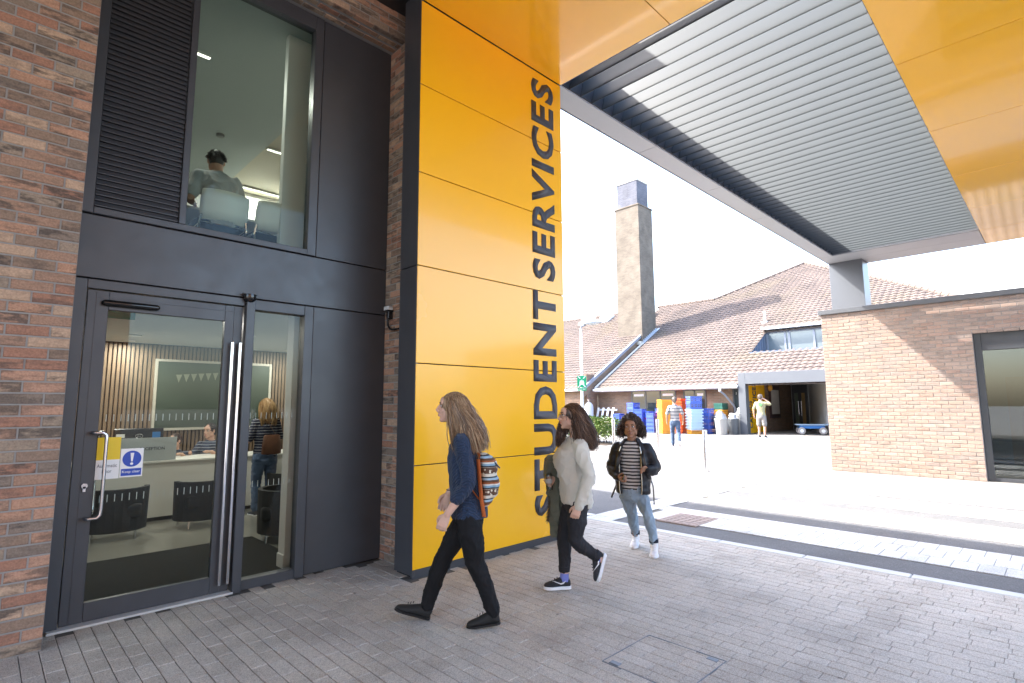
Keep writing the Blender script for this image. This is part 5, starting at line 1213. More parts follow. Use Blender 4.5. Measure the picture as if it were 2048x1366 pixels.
b = MB(); b.loft([(P_(f,0.01,u), L_*w_, F_*d) for u, f, w_, d in ((0.845,-0.220,0.09,0.028),(0.87,-0.228,0.118,0.046),(0.95,-0.240,0.125,0.062),(1.05,-0.244,0.125,0.068),(1.15,-0.236,0.120,0.064),(1.20,-0.218,0.105,0.050),(1.222,-0.20,0.07,0.028))], 20)
b.loft([(P_(f,0.02,u), L_*w_, F_*d) for u, f, w_, d in ((0.905,-0.282,0.07,0.012),(0.92,-0.290,0.092,0.026),(0.99,-0.302,0.095,0.030),(1.045,-0.296,0.09,0.026),(1.06,-0.288,0.07,0.012))], 16)
b.loft([(P_(f,0.01,u), L_*w_, F_*d) for u, f, w_, d in ((1.075,-0.284,0.08,0.012),(1.10,-0.292,0.10,0.024),(1.16,-0.282,0.098,0.024),(1.195,-0.262,0.08,0.014))], 16)
bpb = solid('bag', b, 0.008, pattern_mat(), bp, 4, folds(0.004,8,10,5))
M_rusts = mat('rust orange webbing', (0.42,0.10,0.02), 0.8, bmp=0.3, bscale=400)
for sg in (1,-1):
    pts = [(-0.185,0.085,1.19),(-0.150,0.095,1.32),(-0.075,0.105,1.392),(-0.020,0.128,1.36),(-0.025,0.150,1.27),(-0.055,0.155,1.16),(-0.095,0.150,1.05),(-0.150,0.130,0.95),(-0.205,0.10,0.88)]
    b = MB(); b.tube([P_(f,l*sg,u) for f,l,u in smooth_path(pts)], [(0.018,0.005)]*(len(pts)*3-2), 8); b.build('strap', M_rusts, bp, smooth=True)
b = MB(); b.tube([P_(-0.178,0.128,1.19),P_(-0.190,0.148,1.05),P_(-0.205,0.142,0.90),P_(-0.222,0.11,0.78)], [(0.020,0.010)]*4, 8); b.build('side_trim', M_rusts, bp, smooth=True)
b = MB(); b.tube([P_(-0.20,0.0,1.215),P_(-0.24,0.05,1.20),P_(-0.30,0.08,1.16),P_(-0.335,0.07,1.12)],0.006,8); b.build('zip', M_black, bp)

# ---- second walker: glasses, pale jumper, coat over the arm
w2 = Body('woman with glasses in a pale loose jumper carrying an olive coat and water bottle', (3.659,3.165,0.0), 138)
P_ = w2.p; F_, L_, U_ = w2.F, w2.L, w2.U
T2 = [(0.745,-0.165,0.165,0.135),(0.80,-0.158,0.170,0.138),(0.93,-0.138,0.160,0.130),(1.04,-0.118,0.158,0.142),(1.12,-0.108,0.160,0.152),(1.19,-0.122,0.160,0.128),(1.245,-0.142,0.148,0.092),(1.285,-0.150,0.105,0.068),(1.308,-0.148,0.066,0.056)]
hc2 = P_(-0.118,0,1.482); hf = (F_*0.99+U_*0.02+L_*0.10).normalized(); hl = U_.cross(hf).normalized(); hu = hf.cross(hl)
b = MB(); w2.torso(b, [(0.74,-0.15,0.13,0.09)]+T2[1:], 0.88)
b.tube([P_(-0.155,0,1.26),P_(-0.158,0,1.34),P_(-0.145,0,1.42)], [0.056,0.050,0.052], 16); head(b, hc2, hf, hl, hu, 0.97)
w2.limb(b, [(-0.165,0.150,1.245),(-0.232,0.212,1.01),(-0.140,0.205,0.755)], [0.045,0.040,0.027]); w2.limb(b, [(-0.145,-0.150,1.245),(-0.085,-0.205,1.01),(0.02,-0.13,0.955)], [0.045,0.040,0.027])
hand(b, P_(-0.140,0.205,0.752), P_(0.35,0.0,-0.93), P_(-0.2,-0.97,0), P_(0.9,-0.1,0.35), 0.95, 0.7)
hand(b, P_(0.020,-0.125,0.955), P_(0.55,0.60,-0.52), P_(0.25,-0.65,-0.70), P_(0.6,-0.2,0.75), 0.95, 1.15)
w2.limb(b, [(-0.15,-0.08,0.78),(-0.058,-0.08,0.44),(-0.050,-0.064,0.09)], [0.07,0.045,0.034]); w2.limb(b, [(-0.15,0.08,0.78),(-0.125,0.08,0.45),(-0.318,0.064,0.30),(-0.352,0.062,0.27)], [0.07,0.047,0.036,0.033])
solid('body', b, 0.0045, SK_pale2, w2.root, 2); face_bits(w2, hc2, hf, hl, hu, 0.97, M_lipp, M_irisb, M_browd)
M_pale = fabric('oatmeal fine knit', (0.55,0.52,0.45), 0.9, 300, 0.08, 0.3, rib=(55,'Z'))
b = MB(); w2.torso(b, T2)
w2.limb(b, [(-0.165,0.145,1.238),(-0.205,0.195,1.10),(-0.232,0.214,1.0),(-0.188,0.21,0.87),(-0.142,0.206,0.745)], [0.066,0.062,0.058,0.054,0.045]); w2.limb(b, [(-0.145,-0.145,1.238),(-0.085,-0.205,1.01),(0.0,-0.142,0.968)], [0.064,0.056,0.042])
b.loft([(P_(f,0,u), L_*w_, F_*d) for u,f,w_,d in ((0.70,-0.235,0.10,0.045),(0.74,-0.222,0.13,0.07),(0.80,-0.18,0.15,0.10))], 16)
solid('jumper', b, 0.007, M_pale, w2.root, 4, creases(0.015,6.5,15,8))
M_cjean = fabric('charcoal jeans', (0.022,0.022,0.026), 0.8, 400, 0.2, 0.2)
b = MB(); w2.torso(b, [(0.66,-0.15,0.10,0.085),(0.70,-0.155,0.150,0.108),(0.78,-0.158,0.160,0.116),(0.86,-0.15,0.142,0.100)])
w2.limb(b, [(-0.145,-0.078,0.75),(-0.10,-0.08,0.60),(-0.055,-0.08,0.44),(-0.052,-0.075,0.32),(-0.048,-0.068,0.175)], [0.090,0.080,0.061,0.058,0.048]); w2.limb(b, [(-0.155,0.080,0.75),(-0.142,0.085,0.60),(-0.128,0.082,0.455),(-0.205,0.074,0.375),(-0.305,0.066,0.312)], [0.092,0.084,0.064,0.058,0.046])
solid('jeans', b, 0.008, M_cjean, w2.root, 4, creases(0.010,9,22,3))
b = MB()
for q0, q1 in (((-0.048,-0.066,0.195),(-0.048,-0.066,0.150)),((-0.293,0.066,0.320),(-0.328,0.066,0.298))): b.tube([P_(*q0),P_(*q1)],[0.051,0.048],16)
b.build('turn_up', M_cjean, w2.root, smooth=True)
M_sock = fabric('lilac blue socks', (0.16,0.19,0.48), 0.9, 300); M_train = fabric('grey mesh trainer', (0.030,0.031,0.036), 0.7, 500, 0.3, 0.5); M_solew = mat('white sole', (0.72,0.72,0.74), 0.5)
for hl_, to_, an_, up_ in (((-0.100,-0.062,0.012),(0.130,-0.058,0.010),(-0.050,-0.064,0.135),U_),((-0.388,0.062,0.322),(-0.318,0.060,0.098),(-0.335,0.064,0.290),F_)):
    b = MB(); d, up2, sd = shoe(b, P_(*hl_)+up_*0.012, P_(*to_)+up_*0.012, up_); so_ = solid('trainer', b, 0.006, M_train, w2.root, 3)
    b = MB(); sole(b, P_(*hl_), P_(*to_), up_, 1.06, 0.026); b.build('sole', M_solew, so_, bevel=0.004)
    # white flash on the outer side
    for sg in (-1,1):
        m0 = P_(*hl_) + d*0.10 + up2*0.055; base_ = [m0-d*0.055+up2*0.018, m0-d*0.035-up2*0.006, m0-d*0.012-up2*0.012, m0+d*0.065+up2*0.022, m0-d*0.010-up2*0.002, m0-d*0.035+up2*0.006]
        MB().prism([q+sd*sg*0.0395 for q in base_],None,sd*sg*0.004).build('flash', M_solew, so_)
    q = P_(*an_); dn = (P_(*hl_)+d*0.055+up2*0.06)
    b = MB(); b.tube([dn,dn.lerp(q,0.6),q],[0.042,0.039,0.037],14,round_ends=False); b.build('sock', M_sock, w2.root, smooth=True)
    for k in range(4): m1 = P_(*hl_)+d*(0.115+0.022*k)+up2*(0.092-0.012*k); MB().tube([m1-sd*0.026-up2*0.012,m1+up2*0.004,m1+sd*0.026-up2*0.012],0.0032,6).build('lace', M_black, so_)
M_hair2 = hair_mat('dark brown hair', [(0,(0.022,0.011,0.007)),(0.5,(0.060,0.031,0.019)),(0.85,(0.11,0.060,0.036)),(1,(0.19,0.11,0.066))])
rr = random.Random(9); b = MB(); c0 = hc2+hu*0.016-hf*0.012
for i in range(2300):
    ph_ = rr.uniform(40,198); lam = rr.uniform(-84,84); s_ = (ph_-40)/158
    d = hf*math.cos(R(ph_))*math.cos(R(lam)) + hl*math.sin(R(lam)) + hu*math.sin(R(ph_))*math.cos(R(lam))
    root = c0 + V(hf*d.dot(hf)*0.096+hl*d.dot(hl)*0.076+hu*d.dot(hu)*0.098); sd_ = math.sin(R(lam))
    if lam < -20 and rr.random() < 0.5: ef = rr.uniform(-0.06,0.005); el = -0.07+rr.gauss(0,0.02); eu = rr.uniform(1.20,1.28)
    else: ef = -0.155-0.165*s_+rr.gauss(0,0.02); el = sd_*0.13+rr.gauss(0,0.018); eu = 1.215+rr.uniform(-0.035,0.06)
    end = P_(ef,el,eu)
    c1 = root + (hl*math.copysign(0.055,lam)+hu*0.02-hf*0.02 if s_ < 0.3 else d*0.05)
    if s_ < 0.45 and lam > 0: c1 = c1 - hf*0.035   # tucked behind the near ear
    c2 = end + U_*rr.uniform(0.10,0.17) + F_*0.02*(1-s_) + L_*sd_*0.02
    pts = bez(root,c1,c2,end,16); ph0 = rr.choice((0,1.1,2.2,3.3,4.4,5.5))+rr.gauss(0,0.25); A = rr.uniform(0.007,0.016)
    pts = [push_out(q,c0,hf,hl,hu,0.099,0.079,0.101) + L_*A*math.sin(ph0+k*0.95)*(k/15)**0.8 + F_*A*math.cos(ph0+k*0.95)*(k/15)**0.8 for k, q in enumerate(pts)]
    strand(b, pts, rr.uniform(0.0016,0.0034))
b.ell(c0-hf*0.004+hu*0.008, hf*0.093, hl*0.076, hu*0.095, 18, 12); b.build('hair', M_hair2, w2.root, smooth=True)
# glasses
gl_ = MB(); fr_m = mat('thin dark metal frame', (0.05,0.045,0.04), 0.3, metal=0.8)
for sg in (-1,1):
    q = hc2+hf*0.098+hl*sg*0.033+hu*0.008; gl_.tube([q+hl*0.025*math.cos(t)+hu*0.021*math.sin(t)-hf*0.004*abs(math.cos(t)) for t in [2*math.pi*k/20 for k in range(21)]],0.0017,6)
    gl_.tube([q+hl*sg*0.025+hu*0.006, hc2+hf*0.05+hl*sg*0.072+hu*0.012, hc2-hf*0.012+hl*sg*0.076+hu*0.010],0.0016,6)
gl_.tube([hc2+hf*0.100-hl*0.009+hu*0.012,hc2+hf*0.104+hu*0.014,hc2+hf*0.100+hl*0.009+hu*0.012],0.0016,6); gl_.build('glasses', fr_m, w2.root)
# coat over the far forearm, with fur edge
ct = thing('coat', 'olive parka with dark fur trim draped over the second woman\'s forearm', 'coat', (3.659,3.165,0.0))
M_olive = fabric('olive cotton', (0.13,0.135,0.10), 0.85, 300, 0.2, 0.3)
b = MB(); b.loft([(P_(f,l,u), F_*d, L_*w_) for u,f,l,d,w_ in ((1.13,0.03,-0.16,0.05,0.04),(1.10,0.025,-0.16,0.085,0.06),(1.02,0.015,-0.165,0.10,0.07),(0.95,0.02,-0.17,0.10,0.065),(0.85,0.01,-0.165,0.085,0.05),(0.72,0.0,-0.16,0.075,0.042),(0.58,0.0,-0.155,0.072,0.038),(0.46,0.008,-0.15,0.065,0.035),(0.41,0.012,-0.15,0.05,0.028))], 18)
b.loft([(P_(f,l,u), F_*d, L_*w_) for u,f,l,d,w_ in ((1.08,0.06,-0.11,0.03,0.03),(1.03,0.06,-0.10,0.055,0.045),(0.97,0.055,-0.11,0.05,0.04),(0.94,0.04,-0.13,0.03,0.03))], 14)
solid('coat_body', b, 0.008, M_olive, ct, 4, creases(0.018,8,16,6))
rr = random.Random(4); b = MB()
for i in range(900):
    t = rr.random(); base_ = V((0.075-0.02*math.sin(t*3),-0.16+rr.gauss(0,0.02),1.06-t*0.50)); dv_ = V((rr.uniform(0.3,1),rr.gauss(0,0.6),rr.gauss(-0.3,0.5))).normalized()*rr.uniform(0.02,0.04); strand(b, [P_(*base_),P_(*(base_+dv_*0.6)),P_(*(base_+dv_+V((0,0,-0.008))))], 0.0012, 3)
b.build('fur_trim', hair_mat('dark fur',[(0,(0.02,0.016,0.012)),(1,(0.10,0.08,0.06))]), ct)
bt = thing('water_bottle', 'clear plastic water bottle with white cap held by the second woman', 'bottle', (3.659,3.165,0.0))
q0 = P_(0.070,-0.080,0.835); ax_ = P_(0.05,-0.02,1).normalized(); e1 = ax_.cross(F_).normalized(); e2 = ax_.cross(e1)
b = MB(); b.loft([(q0+ax_*z, e1*r_, e2*r_) for z, r_ in ((0,0.026),(0.01,0.031),(0.05,0.031),(0.055,0.029),(0.06,0.031),(0.10,0.031),(0.105,0.029),(0.11,0.031),(0.135,0.030),(0.16,0.014),(0.17,0.013))], 18)
gm = glass_mat('bottle plastic', (0.82,0.86,0.86), 1.6, 0.08); b.build('bottle_body', gm, bt, smooth=True)
b = MB(); b.loft([(q0+ax_*z, e1*0.016, e2*0.016) for z in (0.168,0.19)], 16); b.build('cap', M_white, bt); b = MB(); b.loft([(q0+ax_*z, e1*0.0315, e2*0.0315) for z in (0.062,0.098)], 18, cap=False); b.build('label', mat('bottle label',(0.35,0.38,0.38),0.5), bt)
# ---- third walker: curly hair, black padded jacket over striped top
w3 = Body('curly haired walker in black padded jacket, striped top and pale jeans facing the camera', (5.172,3.402,0.0), 207)
P_ = w3.p; F_, L_, U_ = w3.F, w3.L, w3.U
T3 = [(0.615,0.0,0.130,0.085),(0.70,0.0,0.135,0.090),(0.80,0.0,0.130,0.088),(0.92,0.0,0.138,0.092),(1.04,0.0,0.148,0.090),(1.115,-0.01,0.142,0.078),(1.16,-0.012,0.10,0.060),(1.188,-0.010,0.062,0.052)]
hc3 = P_(0.020,0.0,1.338); hf = (F_*0.99-L_*0.03-U_*0.04).normalized(); hl = U_.cross(hf).normalized(); hu = hf.cross(hl)
b = MB(); w3.torso(b, T3, 0.90); b.tube([P_(-0.012,0,1.10),P_(-0.008,0,1.18),P_(0.0,0,1.26)], [0.052,0.047,0.049], 16); head(b, hc3, hf, hl, hu, 1.0)
A3R = [(-0.01,-0.16,1.11),(-0.025,-0.222,0.895),(0.155,-0.130,0.800)]; A3L = [(-0.01,0.16,1.11),(-0.030,0.232,0.900),(0.130,0.168,0.895)]
w3.limb(b, A3R, [0.042,0.038,0.026]); w3.limb(b, A3L, [0.042,0.038,0.026])
hand(b, P_(0.160,-0.126,0.800), P_(0.80,0.52,-0.10), P_(-0.35,0.65,0.55), P_(0.3,-0.45,0.85), 0.92, 0.95); hand(b, P_(0.135,0.165,0.898), P_(0.86,-0.45,0.10), P_(-0.3,-0.55,-0.75), P_(0.35,0.3,0.85), 0.92, 1.5)
w3.limb(b, [(0.0,-0.075,0.62),(-0.075,-0.035,0.42),(-0.300,-0.020,0.10)], [0.065,0.043,0.032]); w3.limb(b, [(0.0,0.080,0.62),(0.085,0.160,0.42),(-0.005,0.202,0.10)], [0.065,0.043,0.032])
solid('body', b, 0.0045, SK_br, w3.root, 2); face_bits(w3, hc3, hf, hl, hu, 1.0, M_lipb, M_irisb, M_browd)
M_strip = fabric('black and white stripes', (0.045,0.043,0.045), 0.85, 350, 0.1, 0.2, stripes=(0.036,0.48,(0.50,0.49,0.48)))
b = MB(); w3.torso(b, T3, 1.04); solid('striped_top', b, 0.008, M_strip, w3.root, 4, folds(0.005,8,14,1))
M_puff = fabric('black nylon jacket', (0.012,0.012,0.015), 0.45, 300, 0.2, 0.15)
def arc_shell(b, body, R_, a0, a1, th=0.022, n=26):
    """open-fronted garment: arc of each ring given a thickness; angle 0 = front, towards her left"""
    loops = []
    for u, f, w_, d in R_:
        c = body.p(f,0,u); out = []; inn = []
        for k in range(n+1):
            a = R(a0+(a1-a0)*k/n); dv = body.F*d*math.cos(a)+body.L*w_*math.sin(a); out.append(c+dv); inn.append(c+dv*(1-th/max(w_,d)*1.25))
        loops.append(out+list(reversed(inn)))
    m_ = len(loops[0]); base = len(b.v)
    for lp__ in loops: b.v += lp__
    for k in range(len(loops)-1):
        for i in range(m_): j = (i+1)%m_; b.f.append([base+k*m_+i,base+k*m_+j,base+(k+1)*m_+j,base+(k+1)*m_+i]); b.m.append(0)
    for q in (0, len(loops)-1):
        for i in range(n): b.f.append([base+q*m_+i, base+q*m_+i+1, base+q*m_+m_-2-i, base+q*m_+m_-1-i]); b.m.append(0)
JK = [(0.625,0.0,0.178,0.135),(0.66,0.0,0.190,0.145),(0.75,0.0,0.192,0.148),(0.87,0.0,0.188,0.142),(0.99,0.0,0.190,0.136),(1.09,-0.008,0.186,0.120),(1.145,-0.012,0.155,0.098),(1.18,-0.014,0.108,0.082),(1.215,-0.014,0.090,0.080)]
b = MB(); arc_shell(b, w3, JK, 34, 318, 0.024)
w3.limb(b, [(-0.01,-0.158,1.105),(-0.02,-0.20,0.97),(-0.028,-0.226,0.89),(0.06,-0.185,0.845),(0.145,-0.138,0.806)], [0.068,0.070,0.068,0.060,0.044]); w3.limb(b, [(-0.01,0.158,1.105),(-0.02,0.208,0.98),(-0.032,0.238,0.895),(0.05,0.21,0.885),(0.122,0.172,0.894)], [0.068,0.070,0.068,0.060,0.044])
solid('jacket', b, 0.008, M_puff, w3.root, 4, lambda c: 0.010*noise.noise(V((c[0]*7,c[1]*7,c[2]*18)))+0.004*noise.noise(V((c[0]*25,c[1]*25,c[2]*25))))
def ring_pt(Rr, u, a, k=1.0):
    for (u0,f0,w0,d0),(u1,f1,w1_,d1) in zip(Rr[:-1],Rr[1:]):
        if u0 <= u <= u1:
            t = (u-u0)/(u1-u0); f = f0+(f1-f0)*t; w_ = (w0+(w1_-w0)*t)*k; d = (d0+(d1-d0)*t)*k; return P_(f,0,u)+F_*d*math.cos(R(a))+L_*w_*math.sin(R(a))
for a in (34, 318):
    b = MB(); b.tube([ring_pt(JK, 0.63+0.05*k, a, 1.02)+F_*0.004 for k in range(11)], 0.0055, 6); b.build('zip', mat('pale zip metal',(0.55,0.52,0.46),0.3,metal=0.9), w3.root)
M_ljean = fabric('washed pale denim', (0.23,0.30,0.37), 0.85, 400, 0.30, 0.25); M_cuff = fabric('dark denim turn up', (0.018,0.022,0.035), 0.85, 400)
b = MB(); w3.torso(b, [(0.535,0.0,0.10,0.08),(0.57,0.0,0.138,0.098),(0.64,0.0,0.146,0.104),(0.72,0.0,0.134,0.094)])
w3.limb(b, [(0.0,-0.072,0.61),(-0.035,-0.055,0.51),(-0.078,-0.036,0.415),(-0.18,-0.028,0.28),(-0.285,-0.02,0.145)], [0.084,0.076,0.060,0.055,0.047]); w3.limb(b, [(0.0,0.078,0.61),(0.045,0.12,0.51),(0.088,0.160,0.415),(0.045,0.182,0.27),(0.0,0.20,0.135)], [0.080,0.072,0.056,0.052,0.045])
solid('jeans', b, 0.008, M_ljean, w3.root, 4, creases(0.011,9,22,4))
M_wshoe = mat('white canvas shoe', (0.74,0.73,0.74), 0.7, bmp=0.15)
for hl_, to_, an_, cf in (((-0.365,-0.020,0.014),(-0.135,-0.032,0.006),(-0.300,-0.020,0.135),(-0.285,-0.020,0.150)),((-0.050,0.202,0.006),(0.185,0.212,0.006),(-0.006,0.202,0.13),(0.0,0.201,0.140))):
    b = MB(); d, up2, sd = shoe(b, P_(*hl_), P_(*to_), U_, 0.98); q = P_(*an_); b.tube([q-U_*0.07,q-U_*0.03,q+U_*0.005],[0.045,0.041,0.040],14); so_ = solid('shoe', b, 0.006, M_wshoe, w3.root, 3)
    b = MB(); sole(b, P_(*hl_), P_(*to_), U_, 1.04, 0.022); b.build('sole', M_solew, so_, bevel=0.004)
    for k in range(5): m1 = P_(*hl_)+d*(0.085+0.020*k)+U_*(0.105-0.012*k); MB().tube([m1-sd*0.022,m1+d*0.004+U_*0.006,m1+sd*0.022],0.003,6).build('lace', M_white, so_)
    b = MB(); b.tube([P_(*cf)+U_*0.020,P_(*cf)-U_*0.018],[0.051,0.050],16); b.build('turn_up', M_cuff, w3.root, smooth=True)
M_hair3 = hair_mat('dark curly hair', [(0,(0.018,0.011,0.008)),(0.5,(0.045,0.028,0.02)),(0.85,(0.09,0.058,0.042)),(1,(0.16,0.105,0.075))])
rr = random.Random(21); b = MB(); c0 = hc3+hu*0.015-hf*0.015
for i in range(2300):
    ph_ = rr.uniform(38,215); lam = rr.uniform(-88,88)
    d = hf*math.cos(R(ph_))*math.cos(R(lam)) + hl*math.sin(R(lam)) + hu*math.sin(R(ph_))*math.cos(R(lam))
    root = c0 + V(hf*d.dot(hf)*0.094+hl*d.dot(hl)*0.076+hu*d.dot(hu)*0.096)
    side = abs(math.sin(R(lam))); ln = rr.uniform(0.55,1.0)
    drop = -0.15*side*rr.uniform(0.4,1.0) if ph_ < 150 else -0.15*rr.uniform(0.3,1)
    end = c0 + V(hf*(d.dot(hf)*0.125-0.015)*ln + hl*(d.dot(hl)*0.165)*ln + hu*(max(d.dot(hu),-0.2)*0.150*ln)) + U_*drop
    e1 = (end-root).normalized(); e2 = e1.cross(V((rr.random(),rr.random(),rr.random()))).normalized(); e3 = e1.cross(e2); cr = rr.uniform(0.006,0.013); ph0 = rr.uniform(0,6.28); tw = rr.uniform(0.9,1.5)
    mid = root.lerp(end,0.5)+d*0.05; pts = []
    for k in range(15):
        t = k/14; q = root*(1-t)**2+mid*2*t*(1-t)+end*t*t; a = ph0+k*tw; pts.append(push_out(q,c0,hf,hl,hu,0.098,0.079,0.100)+ (e2*math.cos(a)+e3*math.sin(a))*cr*min(1,t*2.2))
    # keep the face clear
    if any((q-hc3).dot(hf) > 0.060 and abs((q-hc3).dot(hl)) < 0.060 and (q-hc3).dot(hu) < 0.058 for q in pts): continue
    strand(b, pts, rr.uniform(0.0020,0.0036), 3)
b.ell(c0-hf*0.006+hu*0.008, hf*0.094, hl*0.078, hu*0.096, 18, 12); b.build('hair', M_hair3, w3.root, smooth=True)
ph3 = thing('mobile_phone', 'small dark mobile phone in the curly haired walker\'s hand', 'phone', (5.172,3.402,0.0))
pc = P_(0.222,-0.088,0.815); MB().obox(pc, P_(0.55,0.35,0.12).normalized()*0.062, P_(-0.2,0.1,0.9).normalized()*0.030, P_(0.5,-0.8,0.2).normalized()*0.004).build('handset', mat('phone black',(0.015,0.015,0.017),0.1), ph3, bevel=0.003)
bk3 = thing('backpack', 'black backpack worn by the curly haired walker, straps hanging loose', 'backpack', (5.172,3.402,0.0))
b = MB(); b.loft([(P_(f,0.02,u), L_*w_, F_*d) for u,f,w_,d in ((0.70,-0.20,0.10,0.05),(0.74,-0.22,0.135,0.075),(0.90,-0.235,0.15,0.09),(1.03,-0.22,0.14,0.075),(1.08,-0.19,0.10,0.045))], 18); solid('bag', b, 0.01, mat('black bag nylon',(0.012,0.012,0.013),0.6), bk3, 3)
for sg, pts in ((1,[(-0.13,0.165,0.80),(-0.10,0.205,0.70),(-0.09,0.212,0.60),(-0.085,0.213,0.50)]),(-1,[(-0.13,-0.165,0.78),(-0.12,-0.20,0.68),(-0.14,-0.235,0.60),(-0.17,-0.262,0.54)])):
    b = MB(); b.tube([P_(*q) for q in smooth_path(pts)], [(0.011,0.003)]*10, 6); b.build('loose_strap', M_black, bk3)
for sg in (-1,1):
    b = MB(); b.tube([P_(f,l*sg,u) for f,l,u in smooth_path([(-0.17,0.08,1.06),(-0.08,0.105,1.135),(0.03,0.115,1.135),(0.118,0.125,1.04),(0.130,0.150,0.92),(0.07,0.185,0.80),(-0.12,0.17,0.74)])], [(0.022,0.006)]*19, 8); b.build('shoulder_strap', M_black, bk3, smooth=True)

# ---- figures further off, built with the same anatomy
def figure(label, base, th, H, top, trou, skin, hairm, arms, legs, shoem, short=False, hair='short', sleeve=0.5, lean=0.0, seated=False, female=False, vox=0.011, hd=(0,0), trunk_u=None, bits=False):
    bd = Body(label, base, th); P = bd.p; s = H/1.72; k = s
    hip = trunk_u if trunk_u is not None else 0.88*s
    wsh = (0.20 if not female else 0.172)*s; wh = (0.165 if not female else 0.170)*s
    T = [(hip-0.10*s,0,wh*0.95,0.115*s),(hip,0.0,wh,0.120*s),(hip+0.14*s,0.005,wh*0.90,0.110*s),(hip+0.28*s,0.010,wh*1.0,0.120*s),(hip+0.40*s,0.012,wsh*0.97,0.118*s),(hip+0.48*s,0.008,wsh*0.92,0.098*s),(hip+0.535*s,0.0,wsh*0.55,0.075*s),(hip+0.56*s,0.0,0.060*s,0.060*s)]
    T = [(u,f+lean*(u-hip)*1.0+ (lean*0.12*((u-hip)/0.5)**2 if lean else 0),w_,d) for u,f,w_,d in T]
    nf = T[-1][1]; nu = T[-1][0]
    b = MB(); bd.torso(b, T, 0.88); f = bd.F; l = bd.L; u = bd.U
    yaw, pit = R(hd[0]), R(hd[1]); hf_ = ((f*math.cos(yaw)+l*math.sin(yaw))*math.cos(pit)+u*math.sin(pit)).normalized(); hl_ = u.cross(hf_).normalized(); hu_ = hf_.cross(hl_)
    hc = P(nf+0.035*s+lean*0.16,0,nu+0.145*s-0.05*lean); b.tube([P(nf,0,nu-0.05*s), hc-hu_*0.05*s-hf_*0.02*s],[0.060*s,0.056*s],14); head(b, hc, hf_, hl_, hu_, s)
    for (sg, el, wr, hdir, cur) in arms:
        sh = (T[5][1],sg*wsh*0.88,T[5][0]-0.01*s); bd.limb(b, [sh,el,wr], [0.050*s,0.043*s,0.029*s]); hand(b, P(*wr), P(*hdir), P(-0.2,-sg,0.1), P(0.8,0.1,0.4), s, cur)
    for kn, an, hl__, to__, sg in legs: bd.limb(b, [(0,sg*0.09*s,hip-0.04*s),kn,an], [0.078*s,0.052*s,0.038*s])
    solid('body', b, vox*0.8, skin, bd.root, 2)
    b = MB(); bd.torso(b, T)
    for (sg, el, wr, hdir, cur) in arms:
        sh = V((T[5][1],sg*wsh*0.84,T[5][0]-0.015*s)); e_ = V(el); w_ = V(wr)
        if sleeve <= 0.5: q = sh.lerp(e_, sleeve*2); bd.limb(b, [tuple(sh),tuple(sh.lerp(q,0.5)),tuple(q)], [0.068*s,0.066*s,0.064*s])
        else: bd.limb(b, [tuple(sh),el,tuple(e_.lerp(w_, sleeve*2-1))], [0.066*s,0.058*s,0.045*s])
    solid('shirt', b, vox, top, bd.root, 3, creases(0.011,6,14,3))
    if legs:
        b = MB(); bd.torso(b, [(hip-0.16*s,0,0.12*s,0.09*s),(hip-0.10*s,0,wh*0.97,0.118*s),(hip+0.02*s,0,wh*0.97,0.118*s)])
        for kn, an, hl__, to__, sg in legs:
            h0 = V((0,sg*0.085*s,hip-0.06*s)); K = V(kn); A = V(an)
            if short: bd.limb(b, [tuple(h0),tuple(h0.lerp(K,0.5)),tuple(h0.lerp(K,0.97))], [0.096*s,0.092*s,0.086*s])
            else: bd.limb(b, [tuple(h0),tuple(h0.lerp(K,0.5)),kn,tuple(K.lerp(A,0.5)),tuple(K.lerp(A,0.98))], [0.096*s,0.084*s,0.066*s,0.062*s,0.056*s])
        solid('trousers', b, vox, trou, bd.root, 3, folds(0.008,9,20,6))
        for kn, an, hl__, to__, sg in legs:
            b = MB(); up_ = V((0,0,1)); dd = V(to__)-V(hl__)
            if abs(dd.z) > 0.12: up_ = bd.F
            shoe(b, P(*hl__), P(*to__), up_, 1.1*s, s); b.tube([P(*an)-u*0.06*s,P(*an)],[0.046*s,0.044*s],12); so_ = solid('shoe', b, 0.009, shoem, bd.root, 2)
            b = MB(); sole(b, P(*hl__), P(*to__), up_, 1.1*s, 0.02); b.build('sole', M_solew, so_)
    rr = random.Random(int(base[0]*100)+3); b = MB(); c0 = hc+hu_*0.018*s-hf_*0.014*s; b.ell(c0-hf_*0.010*s+hu_*0.010*s, hf_*0.099*s, hl_*0.081*s, hu_*0.098*s, 18, 12); b.ell(c0-hf_*0.034*s-hu_*0.030*s, hf_*0.070*s, hl_*0.074*s, hu_*0.078*s, 16, 10)
    N_ = 500 if hair == 'short' else 900
    for i in range(N_):
        ph_ = rr.uniform(45,225); lam = rr.uniform(-80,80); d = hf_*math.cos(R(ph_))*math.cos(R(lam)) + hl_*math.sin(R(lam)) + hu_*math.sin(R(ph_))*math.cos(R(lam))
        root = c0 + V(hf_*d.dot(hf_)*0.094+hl_*d.dot(hl_)*0.078+hu_*d.dot(hu_)*0.097)*s
        if hair == 'short': end = root + (d*0.4-hf_*0.5-hu_*0.5+V((rr.gauss(0,.3),rr.gauss(0,.3),rr.gauss(0,.3)))).normalized()*rr.uniform(0.02,0.04)*s; pts = [root, root.lerp(end,0.5)+d*0.006, end]
        else:
            sd_ = math.sin(R(lam)); end = hc - hf_*(0.05+0.07*((ph_-45)/155))*s + hl_*sd_*0.11*s - u*rr.uniform(0.20,0.30)*s; pts = bez(root, root+d*0.06*s, end+u*0.12*s+d*0.03*s, end, 9); pts = [push_out(q,c0,hf_,hl_,hu_,0.10*s,0.082*s,0.10*s)+V((rr.gauss(0,0.002),rr.gauss(0,0.002),0)) for q in pts]
        strand(b, pts, rr.uniform(0.003,0.005), 3)
    b.build('hair', hairm, bd.root, smooth=True)
